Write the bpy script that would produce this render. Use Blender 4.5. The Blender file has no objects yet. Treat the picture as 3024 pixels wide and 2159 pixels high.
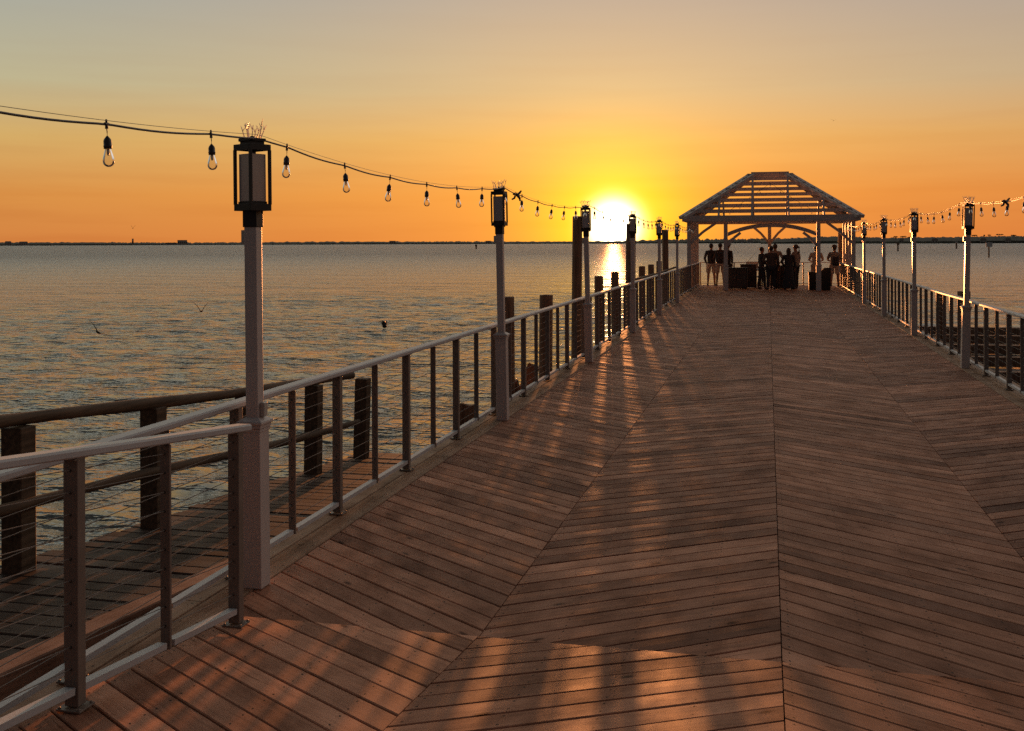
import bpy, bmesh, math, random
import numpy as np
from mathutils import Vector, Matrix, Euler, noise

R = math.radians
rnd = random.Random(11)
scene = bpy.context.scene
COL = scene.collection

# ------------------------------------------------------------------ camera
CAM_H = 1.87
cam_d = bpy.data.cameras.new("camera")
cam = bpy.data.objects.new("camera", cam_d)
COL.objects.link(cam)
cam_d.sensor_width = 36.0
cam_d.lens = 37.5
cam_d.shift_y = -0.1200
cam_d.clip_start = 0.05
cam_d.clip_end = 30000
cam.matrix_world = (Matrix.Translation((0, 0, CAM_H)) @ Matrix.Rotation(R(13.49), 4, 'Z')
                    @ Matrix.Rotation(R(90), 4, 'X') @ Matrix.Rotation(R(-0.2), 4, 'Z'))
scene.camera = cam

# ------------------------------------------------------------------ exposure
scene.view_settings.view_transform = 'Standard'
scene.view_settings.look = 'None'
scene.view_settings.exposure = 1.5
scene.view_settings.gamma = 1.0
EXPO = 2.0 ** -1.5

# ------------------------------------------------------------------ sun and sky
SUN_AZ = R(8.05)          # to the left of the pier's own direction (+Y)
SUN_EL = R(0.32)
SUN_DIR = Vector((-math.sin(SUN_AZ) * math.cos(SUN_EL), math.cos(SUN_AZ) * math.cos(SUN_EL), math.sin(SUN_EL)))
sd = bpy.data.lights.new("sun", 'SUN')
sd.energy = 2.3
sd.angle = R(0.55)
sd.color = (1.0, 0.34, 0.10)
sun = bpy.data.objects.new("sun", sd)
COL.objects.link(sun)
sun.rotation_euler = (-SUN_DIR).to_track_quat('-Z', 'Y').to_euler()
sun.location = (-20, 100, 40)

world = bpy.data.worlds.new("World")
scene.world = world
world.use_nodes = True
wt = world.node_tree
for n in list(wt.nodes):
    wt.nodes.remove(n)


def N(t, kind, **kw):
    n = t.nodes.new(kind)
    for k, v in kw.items():
        setattr(n, k, v)
    return n


def ramp(t, stops, interp='LINEAR'):
    n = t.nodes.new('ShaderNodeValToRGB')
    cr = n.color_ramp
    cr.interpolation = interp
    while len(cr.elements) > 1:
        cr.elements.remove(cr.elements[-1])
    cr.elements[0].position = stops[0][0]
    cr.elements[0].color = tuple(stops[0][1]) + (1,) if len(stops[0][1]) == 3 else stops[0][1]
    for p, c in stops[1:]:
        e = cr.elements.new(p)
        e.color = tuple(c) + (1,) if len(c) == 3 else c
    return n


def M(t, op, a, b=None, c=None, clamp=False):
    n = t.nodes.new('ShaderNodeMath')
    n.operation = op
    n.use_clamp = clamp
    for i, v in enumerate((a, b, c)):
        if v is None:
            continue
        if isinstance(v, (int, float)):
            n.inputs[i].default_value = v
        else:
            t.links.new(v, n.inputs[i])
    return n.outputs[0]


def mixc(t, mode, fac, a, b):
    n = t.nodes.new('ShaderNodeMix')
    n.data_type = 'RGBA'
    n.blend_type = mode
    n.clamp_result = False
    for sock, v in ((n.inputs[0], fac), (n.inputs[6], a), (n.inputs[7], b)):
        if isinstance(v, (int, float)):
            sock.default_value = v
        elif isinstance(v, tuple):
            sock.default_value = v + (1,) if len(v) == 3 else v
        else:
            t.links.new(v, sock)
    return n.outputs[2]


tc = N(wt, 'ShaderNodeTexCoord')
nv = N(wt, 'ShaderNodeVectorMath', operation='NORMALIZE')
wt.links.new(tc.outputs['Generated'], nv.inputs[0])
sep = N(wt, 'ShaderNodeSeparateXYZ')
wt.links.new(nv.outputs[0], sep.inputs[0])
el = M(wt, 'MULTIPLY', M(wt, 'ARCSINE', sep.outputs[2]), 1 / R(90))      # 0 horizon .. 1 zenith
dirdot = N(wt, 'ShaderNodeVectorMath', operation='DOT_PRODUCT')
wt.links.new(nv.outputs[0], dirdot.inputs[0])
dirdot.inputs[1].default_value = (-math.sin(SUN_AZ), math.cos(SUN_AZ), math.sin(R(0.85)))
ang = M(wt, 'MULTIPLY', M(wt, 'ARCCOSINE', M(wt, 'MINIMUM', dirdot.outputs['Value'], 1.0)), 180 / math.pi)
west = ramp(wt, [(0.0, (0.70, 0.205, 0.050)), (0.028, (0.74, 0.27, 0.062)), (0.06, (0.69, 0.39, 0.13)),
                 (0.09, (0.53, 0.43, 0.26)), (0.145, (0.38, 0.365, 0.33)), (0.185, (0.78, 0.75, 0.65)), (0.36, (1.04, 0.98, 0.85)),  # bright band added in the unseen upper sky to light water and deck
                 (0.49, (0.32, 0.30, 0.27)), (0.62, (0.03, 0.034, 0.038)), (1.0, (0.018, 0.022, 0.028))])
east = ramp(wt, [(0.0, (0.05, 0.042, 0.05)), (0.07, (0.085, 0.06, 0.06)), (0.15, (0.09, 0.07, 0.07)),
                 (0.3, (0.06, 0.058, 0.06)), (1.0, (0.025, 0.03, 0.038))])
for r_ in (west, east):
    wt.links.new(el, r_.inputs[0])
ef = N(wt, 'ShaderNodeMapRange', interpolation_type='SMOOTHSTEP')
wt.links.new(ang, ef.inputs[0])
ef.inputs[1].default_value = 32
ef.inputs[2].default_value = 125
c0 = mixc(wt, 'MIX', ef.outputs[0], west.outputs[0], east.outputs[0])
side = N(wt, 'ShaderNodeVectorMath', operation='DOT_PRODUCT')
wt.links.new(nv.outputs[0], side.inputs[0])
side.inputs[1].default_value = (0.97, 0.23, 0)
sramp = ramp(wt, [(0.28, (0.95, 1.08, 1.12)), (0.5, (1.0, 1.0, 1.0)), (0.74, (0.98, 0.93, 0.98))])
wt.links.new(M(wt, 'MULTIPLY_ADD', side.outputs['Value'], 0.5, 0.5), sramp.inputs[0])
c0 = mixc(wt, 'MULTIPLY', 1.0, c0, sramp.outputs[0])
# faint horizontal veils of cloud just above the far shore
mp = N(wt, 'ShaderNodeMapping')
mp.inputs['Scale'].default_value = (3, 3, 46)
wt.links.new(nv.outputs[0], mp.inputs[0])
cn = N(wt, 'ShaderNodeTexNoise')
cn.inputs['Scale'].default_value = 1.6
cn.inputs['Detail'].default_value = 4
wt.links.new(mp.outputs[0], cn.inputs[0])
cband = ramp(wt, [(0.0, (1, 1, 1)), (0.045, (0.7, 0.7, 0.7)), (0.12, (0.15, 0.15, 0.15)), (0.3, (0, 0, 0))])
wt.links.new(el, cband.inputs[0])
cl = M(wt, 'MULTIPLY', M(wt, 'SUBTRACT', cn.outputs[0], 0.45, clamp=True), cband.outputs[0])
c1 = mixc(wt, 'MULTIPLY', M(wt, 'MULTIPLY', cl, 1.3, clamp=True), c0, (0.80, 0.62, 0.60))


def glow(width, power, color):
    g = M(wt, 'EXPONENT', M(wt, 'MULTIPLY', M(wt, 'POWER', M(wt, 'DIVIDE', ang, width), power), -1.0))
    n = N(wt, 'ShaderNodeVectorMath', operation='SCALE')
    n.inputs[0].default_value = color
    wt.links.new(g, n.inputs['Scale'])
    return n.outputs[0]


cur = c1
for w_, p_, c_ in ((11.5, 1.0, (0.62, 0.27, 0.01)), (3.3, 1.6, (0.95, 0.66, -0.04)), (1.18, 2.6, (2.6, 2.4, 1.8)),
                   (0.38, 6.0, (8.0, 7.0, 5.0))):
    a_ = N(wt, 'ShaderNodeVectorMath', operation='ADD')
    wt.links.new(cur, a_.inputs[0])
    wt.links.new(glow(w_, p_, c_), a_.inputs[1])
    cur = a_.outputs[0]
sky = N(wt, 'ShaderNodeTexSky', sky_type='NISHITA')
sky.sun_disc = False
sky.sun_elevation = SUN_EL
sky.sun_rotation = -SUN_AZ
sky.dust_density = 4.0
a_ = N(wt, 'ShaderNodeVectorMath', operation='SCALE')
wt.links.new(cur, a_.inputs[0])
a_.inputs['Scale'].default_value = EXPO
b1 = N(wt, 'ShaderNodeBackground')
wt.links.new(a_.outputs[0], b1.inputs[0])
b2 = N(wt, 'ShaderNodeBackground')
wt.links.new(sky.outputs[0], b2.inputs[0])
b2.inputs[1].default_value = 0.05
ms = N(wt, 'ShaderNodeMixShader')
ms.inputs[0].default_value = 0.06
wt.links.new(b1.outputs[0], ms.inputs[1])
wt.links.new(b2.outputs[0], ms.inputs[2])
wo = N(wt, 'ShaderNodeOutputWorld')
wt.links.new(ms.outputs[0], wo.inputs[0])

scene.cycles.max_bounces = 8
scene.cycles.transparent_max_bounces = 16
scene.cycles.sample_clamp_indirect = 6
scene.cycles.sample_clamp_direct = 12
scene.cycles.volume_bounces = 0
scene.cycles.use_denoising = False


# ------------------------------------------------------------------ materials
def mat(name, color=(0.5, 0.5, 0.5), rough=0.5, metal=0.0, spec=0.5, var=0.12, scale=6.0, bump=0.0, bscale=40.0, coat=0.0):
    m = bpy.data.materials.new(name)
    m.use_nodes = True
    t = m.node_tree
    b = t.nodes['Principled BSDF']
    b.inputs['Roughness'].default_value = rough
    b.inputs['Metallic'].default_value = metal
    b.inputs['Specular IOR Level'].default_value = spec
    b.inputs['Coat Weight'].default_value = coat
    b.inputs['Coat Roughness'].default_value = 0.06
    co = N(t, 'ShaderNodeTexCoord')
    nz = N(t, 'ShaderNodeTexNoise')
    nz.inputs['Scale'].default_value = scale
    nz.inputs['Detail'].default_value = 5
    t.links.new(co.outputs['Object'], nz.inputs[0])
    lo = tuple(c * (1 - var) for c in color)
    hi = tuple(min(1, c * (1 + var)) for c in color)
    rp = ramp(t, [(0.3, lo), (0.7, hi)])
    t.links.new(nz.outputs[0], rp.inputs[0])
    t.links.new(rp.outputs[0], b.inputs['Base Color'])
    if bump:
        n2 = N(t, 'ShaderNodeTexNoise')
        n2.inputs['Scale'].default_value = bscale
        n2.inputs['Detail'].default_value = 4
        t.links.new(co.outputs['Object'], n2.inputs[0])
        bp = N(t, 'ShaderNodeBump')
        bp.inputs['Strength'].default_value = bump
        bp.inputs['Distance'].default_value = 0.01
        t.links.new(n2.outputs[0], bp.inputs['Height'])
        t.links.new(bp.outputs[0], b.inputs['Normal'])
    return m


def plank_mat(name, dark, light, rough=(0.5, 0.72), screws=True, strength=1.0):
    """Weathered boards: uv 'plank' = (metres along, metres across) with a random offset per board,
    uv 'local' = (metres from board end, 0..1 across), colour attribute 'tone' random per board."""
    m = bpy.data.materials.new(name)
    m.use_nodes = True
    t = m.node_tree
    b = t.nodes['Principled BSDF']
    b.inputs['Specular IOR Level'].default_value = 0.05
    uv = N(t, 'ShaderNodeUVMap', uv_map='plank')
    lv = N(t, 'ShaderNodeUVMap', uv_map='local')
    at = N(t, 'ShaderNodeAttribute', attribute_name='tone')
    mp_ = N(t, 'ShaderNodeMapping')
    mp_.inputs['Scale'].default_value = (1.6, 42, 1)
    t.links.new(uv.outputs[0], mp_.inputs[0])
    warp = N(t, 'ShaderNodeTexNoise')
    warp.inputs['Scale'].default_value = 3.0
    t.links.new(uv.outputs[0], warp.inputs[0])
    vw = N(t, 'ShaderNodeVectorMath', operation='MULTIPLY_ADD')
    t.links.new(warp.outputs['Color'], vw.inputs[0])
    vw.inputs[1].default_value = (0.0, 3.0, 0)
    t.links.new(mp_.outputs[0], vw.inputs[2])
    grain = N(t, 'ShaderNodeTexNoise')
    grain.inputs['Scale'].default_value = 1.0
    grain.inputs['Detail'].default_value = 8
    grain.inputs['Roughness'].default_value = 0.65
    t.links.new(vw.outputs[0], grain.inputs[0])
    blot = N(t, 'ShaderNodeTexNoise')
    blot.inputs['Scale'].default_value = 2.6
    blot.inputs['Detail'].default_value = 6
    blot.inputs['Roughness'].default_value = 0.6
    t.links.new(uv.outputs[0], blot.inputs[0])
    base = mixc(t, 'MIX', at.outputs['Fac'], dark, light)
    gr = ramp(t, [(0.28, (0.62, 0.60, 0.58)), (0.5, (1, 1, 1)), (0.75, (1.22, 1.2, 1.18))])
    t.links.new(grain.outputs[0], gr.inputs[0])
    c_ = mixc(t, 'MULTIPLY', 0.9, base, gr.outputs[0])
    br = ramp(t, [(0.3, (0.58, 0.56, 0.55)), (0.5, (1, 1, 1)), (0.72, (1.28, 1.26, 1.24))])
    t.links.new(blot.outputs[0], br.inputs[0])
    c_ = mixc(t, 'MULTIPLY', 0.9, c_, br.outputs[0])
    geo = N(t, 'ShaderNodeNewGeometry')
    wear = N(t, 'ShaderNodeTexNoise')
    wear.inputs['Scale'].default_value = 0.8
    wear.inputs['Detail'].default_value = 7
    wear.inputs['Roughness'].default_value = 0.65
    t.links.new(geo.outputs['Position'], wear.inputs[0])
    wr = ramp(t, [(0.34, (0.68, 0.66, 0.66)), (0.5, (1, 1, 1)), (0.66, (1.20, 1.20, 1.22))])
    t.links.new(wear.outputs[0], wr.inputs[0])
    c_ = mixc(t, 'MULTIPLY', 0.9, c_, wr.outputs[0])
    # knots
    mk = N(t, 'ShaderNodeMapping')
    mk.inputs['Scale'].default_value = (3.0, 7.5, 1)
    t.links.new(uv.outputs[0], mk.inputs[0])
    vo = N(t, 'ShaderNodeTexVoronoi')
    vo.inputs['Scale'].default_value = 0.8
    t.links.new(mk.outputs[0], vo.inputs[0])
    kn = ramp(t, [(0.0, (0.15, 0.11, 0.09)), (0.06, (0.28, 0.21, 0.17)), (0.095, (0.75, 0.72, 0.70)), (0.14, (1, 1, 1))])
    t.links.new(vo.outputs['Distance'], kn.inputs[0])
    c_ = mixc(t, 'MULTIPLY', 1.0, c_, kn.outputs[0])
    # long dry cracks
    mc = N(t, 'ShaderNodeMapping')
    mc.inputs['Scale'].default_value = (0.9, 30, 1)
    t.links.new(uv.outputs[0], mc.inputs[0])
    cr_ = N(t, 'ShaderNodeTexNoise')
    cr_.inputs['Scale'].default_value = 1.7
    cr_.inputs['Detail'].default_value = 3
    t.links.new(mc.outputs[0], cr_.inputs[0])
    ck = ramp(t, [(0.0, (0.35, 0.3, 0.27)), (0.315, (0.4, 0.35, 0.3)), (0.335, (1, 1, 1))])
    t.links.new(cr_.outputs[0], ck.inputs[0])
    c_ = mixc(t, 'MULTIPLY', 0.85, c_, ck.outputs[0])
    height = M(t, 'MULTIPLY', grain.outputs[0], 0.6)
    if screws:
        s = N(t, 'ShaderNodeSeparateXYZ')
        t.links.new(lv.outputs[0], s.inputs[0])
        # distance along to the nearest fixing line, and across to the two rows
        du = M(t, 'SUBTRACT', M(t, 'MODULO', M(t, 'ADD', s.outputs[0], 0.385), 0.42), 0.42 * 1.0)
        du = M(t, 'ABSOLUTE', M(t, 'SUBTRACT', M(t, 'MODULO', M(t, 'ADD', s.outputs[0], 0.17), 0.42), 0.21))
        dv = M(t, 'MULTIPLY', M(t, 'ABSOLUTE', M(t, 'SUBTRACT', M(t, 'ABSOLUTE', M(t, 'SUBTRACT', s.outputs[1], 0.5)), 0.29)), 0.14)
        d2 = M(t, 'SQRT', M(t, 'ADD', M(t, 'MULTIPLY', du, du), M(t, 'MULTIPLY', dv, dv)))
        sc = N(t, 'ShaderNodeMapRange')
        t.links.new(d2, sc.inputs[0])
        sc.inputs[1].default_value = 0.0050
        sc.inputs[2].default_value = 0.0072
        c_ = mixc(t, 'MIX', sc.outputs[0], (0.012, 0.009, 0.008), c_)
        height = M(t, 'ADD', height, M(t, 'MULTIPLY', sc.outputs[0], 0.5))
    t.links.new(c_, b.inputs['Base Color'])
    rr = N(t, 'ShaderNodeMapRange')
    t.links.new(blot.outputs[0], rr.inputs[0])
    rr.inputs[1].default_value = 0.3
    rr.inputs[2].default_value = 0.7
    rr.inputs[3].default_value = rough[1]
    rr.inputs[4].default_value = rough[0]
    t.links.new(rr.outputs[0], b.inputs['Roughness'])
    bp = N(t, 'ShaderNodeBump')
    bp.inputs['Strength'].default_value = 0.10 * strength
    bp.inputs['Distance'].default_value = 0.004
    t.links.new(height, bp.inputs['Height'])
    t.links.new(bp.outputs[0], b.inputs['Normal'])
    return m


def wood_mat(name, dark, light, axis=2, rough=0.7):
    m = bpy.data.materials.new(name)
    m.use_nodes = True
    t = m.node_tree
    b = t.nodes['Principled BSDF']
    co = N(t, 'ShaderNodeTexCoord')
    mp_ = N(t, 'ShaderNodeMapping')
    s = [26, 26, 26]
    s[axis] = 1.6
    mp_.inputs['Scale'].default_value = s
    t.links.new(co.outputs['Object'], mp_.inputs[0])
    g = N(t, 'ShaderNodeTexNoise')
    g.inputs['Scale'].default_value = 1.0
    g.inputs['Detail'].default_value = 7
    t.links.new(mp_.outputs[0], g.inputs[0])
    bl = N(t, 'ShaderNodeTexNoise')
    bl.inputs['Scale'].default_value = 2.0
    bl.inputs['Detail'].default_value = 4
    t.links.new(co.outputs['Object'], bl.inputs[0])
    f = M(t, 'ADD', M(t, 'MULTIPLY', g.outputs[0], 0.65), M(t, 'MULTIPLY', bl.outputs[0], 0.35))
    rp = ramp(t, [(0.36, dark), (0.62, light)])
    t.links.new(f, rp.inputs[0])
    t.links.new(rp.outputs[0], b.inputs['Base Color'])
    b.inputs['Roughness'].default_value = rough
    b.inputs['Specular IOR Level'].default_value = 0.1
    bp = N(t, 'ShaderNodeBump')
    bp.inputs['Strength'].default_value = 0.6
    bp.inputs['Distance'].default_value = 0.008
    t.links.new(g.outputs[0], bp.inputs['Height'])
    t.links.new(bp.outputs[0], b.inputs['Normal'])
    return m


MT = {}
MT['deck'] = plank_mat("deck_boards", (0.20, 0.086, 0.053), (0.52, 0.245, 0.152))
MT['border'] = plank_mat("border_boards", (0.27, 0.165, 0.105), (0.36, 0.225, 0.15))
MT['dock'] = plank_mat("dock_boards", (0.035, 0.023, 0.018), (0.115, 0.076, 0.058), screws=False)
MT['curb'] = plank_mat("curb_timber", (0.26, 0.15, 0.105), (0.29, 0.17, 0.12), screws=False)
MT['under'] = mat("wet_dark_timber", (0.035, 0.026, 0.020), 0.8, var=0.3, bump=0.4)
MT['pile'] = wood_mat("piling_timber", (0.13, 0.072, 0.045), (0.30, 0.18, 0.115))
MT['log'] = wood_mat("log_rail_timber", (0.05, 0.034, 0.022), (0.15, 0.10, 0.065), axis=1)
MT['white'] = mat("white_paint", (0.52, 0.45, 0.42), 0.45, spec=0.3, var=0.06, scale=3)
MT['cap'] = mat("white_rail_cap", (0.46, 0.45, 0.45), 0.5, spec=0.25, var=0.08, scale=2)
MT['steel'] = mat("brushed_post_metal", (0.19, 0.150, 0.125), 0.5, metal=0.0, spec=0.3, var=0.12, scale=14, bump=0.05)
MT['hole'] = mat("dark_hole", (0.02, 0.018, 0.016), 0.5)
MT['cable'] = mat("steel_cable", (0.22, 0.20, 0.18), 0.7, metal=0.0, spec=0.1, var=0.05)
MT['blackmetal'] = mat("black_metal", (0.028, 0.022, 0.020), 0.5, spec=0.25, var=0.2, scale=20)
MT['frost'] = mat("frosted_shade", (0.42, 0.38, 0.37), 0.20, var=0.04, coat=0.8)
MT['box'] = mat("grey_box", (0.42, 0.40, 0.36), 0.45, var=0.05)
MT['rubber'] = mat("black_rubber", (0.035, 0.028, 0.032), 0.45, var=0.1)
MT['wire'] = mat("messenger_wire", (0.16, 0.13, 0.08), 0.35, metal=0.6, var=0.1)
MT['pav'] = mat("pavilion_paint", (0.54, 0.455, 0.41), 0.6, spec=0.15, var=0.08, scale=4)
MT['roof'] = mat("roof_boards", (0.20, 0.16, 0.14), 0.7, var=0.3, scale=5, bump=0.5, bscale=9)
MT['bin'] = mat("dark_bin_plastic", (0.035, 0.032, 0.030), 0.7, spec=0.1, var=0.15)
MT['wicker'] = mat("dark_panelled_wood", (0.045, 0.030, 0.022), 0.55, var=0.3, bump=0.2)
MT['sign'] = mat("white_sign_board", (0.55, 0.54, 0.52), 0.5, var=0.05)
MT['skin'] = mat("skin", (0.26, 0.14, 0.09), 0.5, var=0.05)
MT['hair_dark'] = mat("dark_hair", (0.030, 0.018, 0.012), 0.5, var=0.3, scale=40)
MT['cloth_black'] = mat("black_cloth", (0.030, 0.026, 0.030), 0.85, var=0.2, scale=12, bump=0.3)
MT['cloth_brown'] = mat("dark_brown_cloth", (0.070, 0.045, 0.035), 0.85, var=0.2, scale=12, bump=0.3)
MT['cloth_grey'] = mat("grey_cloth", (0.20, 0.17, 0.15), 0.85, var=0.15, scale=12, bump=0.3)
MT['cloth_pale'] = mat("pale_cloth", (0.42, 0.36, 0.31), 0.85, var=0.1, scale=12, bump=0.3)
MT['gull'] = mat("gull_feathers", (0.035, 0.028, 0.024), 0.9, spec=0.02, var=0.3, scale=10)
MT['bird_dark'] = mat("dark_wet_feathers", (0.025, 0.020, 0.018), 0.5, var=0.3, scale=20)
MT['land'] = mat("far_shore_scrub", (0.060, 0.055, 0.035), 0.95, var=0.4, scale=0.02)
MT['leaf'] = mat("far_tree_leaves", (0.045, 0.060, 0.025), 0.9, var=0.3, scale=0.2)
MT['house'] = mat("far_house_wall", (0.42, 0.38, 0.33), 0.8, var=0.1, scale=0.1)
MT['houseroof'] = mat("far_house_roof", (0.14, 0.10, 0.08), 0.9, var=0.2, scale=0.1)

# glass for the bulbs
gm = bpy.data.materials.new("bulb_glass")
gm.use_nodes = True
t_ = gm.node_tree
t_.nodes.remove(t_.nodes['Principled BSDF'])
gl = N(t_, 'ShaderNodeBsdfGlossy')
gl.inputs['Roughness'].default_value = 0.04
gl.inputs['Color'].default_value = (1, 1, 1, 1)
tr = N(t_, 'ShaderNodeBsdfTransparent')
tr.inputs['Color'].default_value = (0.93, 0.90, 0.86, 1)
lw = N(t_, 'ShaderNodeFresnel')
lw.inputs['IOR'].default_value = 1.5
mx = N(t_, 'ShaderNodeMixShader')
t_.links.new(lw.outputs[0], mx.inputs[0])
t_.links.new(tr.outputs[0], mx.inputs[1])
t_.links.new(gl.outputs[0], mx.inputs[2])
t_.links.new(mx.outputs[0], t_.nodes['Material Output'].inputs[0])
MT['glass'] = gm
pm = bpy.data.materials.new("clear_plastic")
pm.use_nodes = True
t_ = pm.node_tree
t_.nodes.remove(t_.nodes['Principled BSDF'])
gl = N(t_, 'ShaderNodeBsdfGlossy')
gl.inputs['Roughness'].default_value = 0.25
tl = N(t_, 'ShaderNodeBsdfTranslucent')
tl.inputs['Color'].default_value = (0.85, 0.83, 0.8, 1)
tr = N(t_, 'ShaderNodeBsdfTransparent')
m1 = N(t_, 'ShaderNodeMixShader')
m1.inputs[0].default_value = 0.4
t_.links.new(gl.outputs[0], m1.inputs[1])
t_.links.new(tl.outputs[0], m1.inputs[2])
m2 = N(t_, 'ShaderNodeMixShader')
m2.inputs[0].default_value = 0.92
t_.links.new(tr.outputs[0], m2.inputs[1])
t_.links.new(m1.outputs[0], m2.inputs[2])
t_.links.new(m2.outputs[0], t_.nodes['Material Output'].inputs[0])
MT['clear'] = pm
MT['stem'] = mat("bulb_stem", (0.75, 0.66, 0.52), 0.25, var=0.02, coat=0.5)


# ------------------------------------------------------------------ mesh helpers
def obj(name, bm, m, parent=None, smooth=False):
    me = bpy.data.meshes.new(name)
    bm.to_mesh(me)
    bm.free()
    for k in (m if isinstance(m, (list, tuple)) else [m]):
        me.materials.append(MT[k] if isinstance(k, str) else k)
    if smooth:
        for p in me.polygons:
            p.use_smooth = True
    o = bpy.data.objects.new(name, me)
    COL.objects.link(o)
    if parent is not None:
        o.parent = parent
    return o


def thing(name, label, cat, loc=(0, 0, 0), rotz=0.0, group=None):
    o = bpy.data.objects.new(name, None)
    COL.objects.link(o)
    o.location = loc
    o.rotation_euler = (0, 0, rotz)
    o.empty_display_size = 0.2
    return tag(o, label, cat, group)


def tag(o, label, cat, group=None):
    o['label'] = label
    o['category'] = cat
    if group:
        o['group'] = group
    return o


def setting(o, kind='structure', label=None):
    o['kind'] = kind
    if label:
        o['label'] = label
    return o


def dup(root, loc=None, rotz=None, label=None):
    r = root.copy()
    COL.objects.link(r)
    if loc is not None:
        r.location = loc
    if rotz is not None:
        r.rotation_euler = (0, 0, rotz)
    if label:
        r['label'] = label
    for ch in list(root.children):
        c = ch.copy()
        COL.objects.link(c)
        c.parent = r
        for g in list(ch.children):
            d = g.copy()
            COL.objects.link(d)
            d.parent = c
    return r


def B():
    return bmesh.new()


def box(bm, x0, x1, y0, y1, z0, z1, mi=0, bev=0.0, mtx=None):
    vs = [bm.verts.new(v) for v in ((x0, y0, z0), (x1, y0, z0), (x1, y1, z0), (x0, y1, z0),
                                    (x0, y0, z1), (x1, y0, z1), (x1, y1, z1), (x0, y1, z1))]
    fs = [bm.faces.new([vs[i] for i in f]) for f in ((3, 2, 1, 0), (4, 5, 6, 7), (0, 1, 5, 4), (1, 2, 6, 5), (2, 3, 7, 6), (3, 0, 4, 7))]
    for f in fs:
        f.material_index = mi
    if bev > 0:
        es = list({e for f in fs for e in f.edges})
        r = bmesh.ops.bevel(bm, geom=es, offset=bev, segments=2, affect='EDGES', profile=0.5)
        vs = list({v for f in r['faces'] for v in f.verts} | {v for v in vs if v.is_valid})
    if mtx is not None:
        bmesh.ops.transform(bm, matrix=mtx, verts=[v for v in vs if v.is_valid])
    return vs


def beam(bm, a, b, w, h, mi=0, up=Vector((0, 0, 1)), bev=0.0):
    """Square timber from a to b, w across, h deep."""
    a, b = Vector(a), Vector(b)
    d = (b - a)
    L = d.length
    d.normalize()
    side = d.cross(up)
    if side.length < 1e-4:
        side = Vector((1, 0, 0))
    side.normalize()
    u = side.cross(d).normalized()
    mtx = Matrix((side, d, u)).transposed().to_4x4()
    mtx.translation = a
    return box(bm, -w / 2, w / 2, 0, L, -h / 2, h / 2, mi, bev, mtx)


def tube(bm, pts, r, n=8, mi=0, caps=True):
    rings = []
    pts = [Vector(p) for p in pts]
    rs = r if isinstance(r, (list, tuple)) else [r] * len(pts)
    ref = Vector((0, 0, 1))
    for i, p in enumerate(pts):
        d = (pts[min(i + 1, len(pts) - 1)] - pts[max(i - 1, 0)]).normalized()
        s = d.cross(ref)
        if s.length < 0.05:
            s = d.cross(Vector((1, 0, 0)))
        s.normalize()
        u = s.cross(d)
        rings.append([bm.verts.new(p + (s * math.cos(2 * math.pi * k / n) + u * math.sin(2 * math.pi * k / n)) * rs[i]) for k in range(n)])
    for a, b in zip(rings, rings[1:]):
        for k in range(n):
            f = bm.faces.new((a[k], a[(k + 1) % n], b[(k + 1) % n], b[k]))
            f.material_index = mi
            f.smooth = True
    if caps:
        for rg, rev in ((rings[0], True), (rings[-1], False)):
            f = bm.faces.new(rg[::-1] if rev else rg)
            f.material_index = mi
            for e_ in f.edges:
                e_.smooth = False
    bmesh.ops.recalc_face_normals(bm, faces=list({f for rg in rings for v in rg for f in v.link_faces}))
    return rings


def lathe(bm, prof, n=16, mi=0, c=(0, 0, 0), sx=1.0, sy=1.0, smooth=True):
    rings = []
    for r, z in prof:
        if r < 1e-5:
            rings.append([bm.verts.new((c[0], c[1], c[2] + z))])
        else:
            rings.append([bm.verts.new((c[0] + r * sx * math.cos(2 * math.pi * k / n), c[1] + r * sy * math.sin(2 * math.pi * k / n), c[2] + z)) for k in range(n)])
    for a, b in zip(rings, rings[1:]):
        for k in range(n):
            va = a[k % len(a)], a[(k + 1) % len(a)]
            vb = b[k % len(b)], b[(k + 1) % len(b)]
            ring = []
            for v in (va[0], va[1], vb[1], vb[0]):
                if v not in ring:
                    ring.append(v)
            if len(ring) > 2:
                try:
                    f = bm.faces.new(ring)
                    f.material_index = mi
                    f.smooth = smooth
                except ValueError:
                    pass
    return rings


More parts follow.
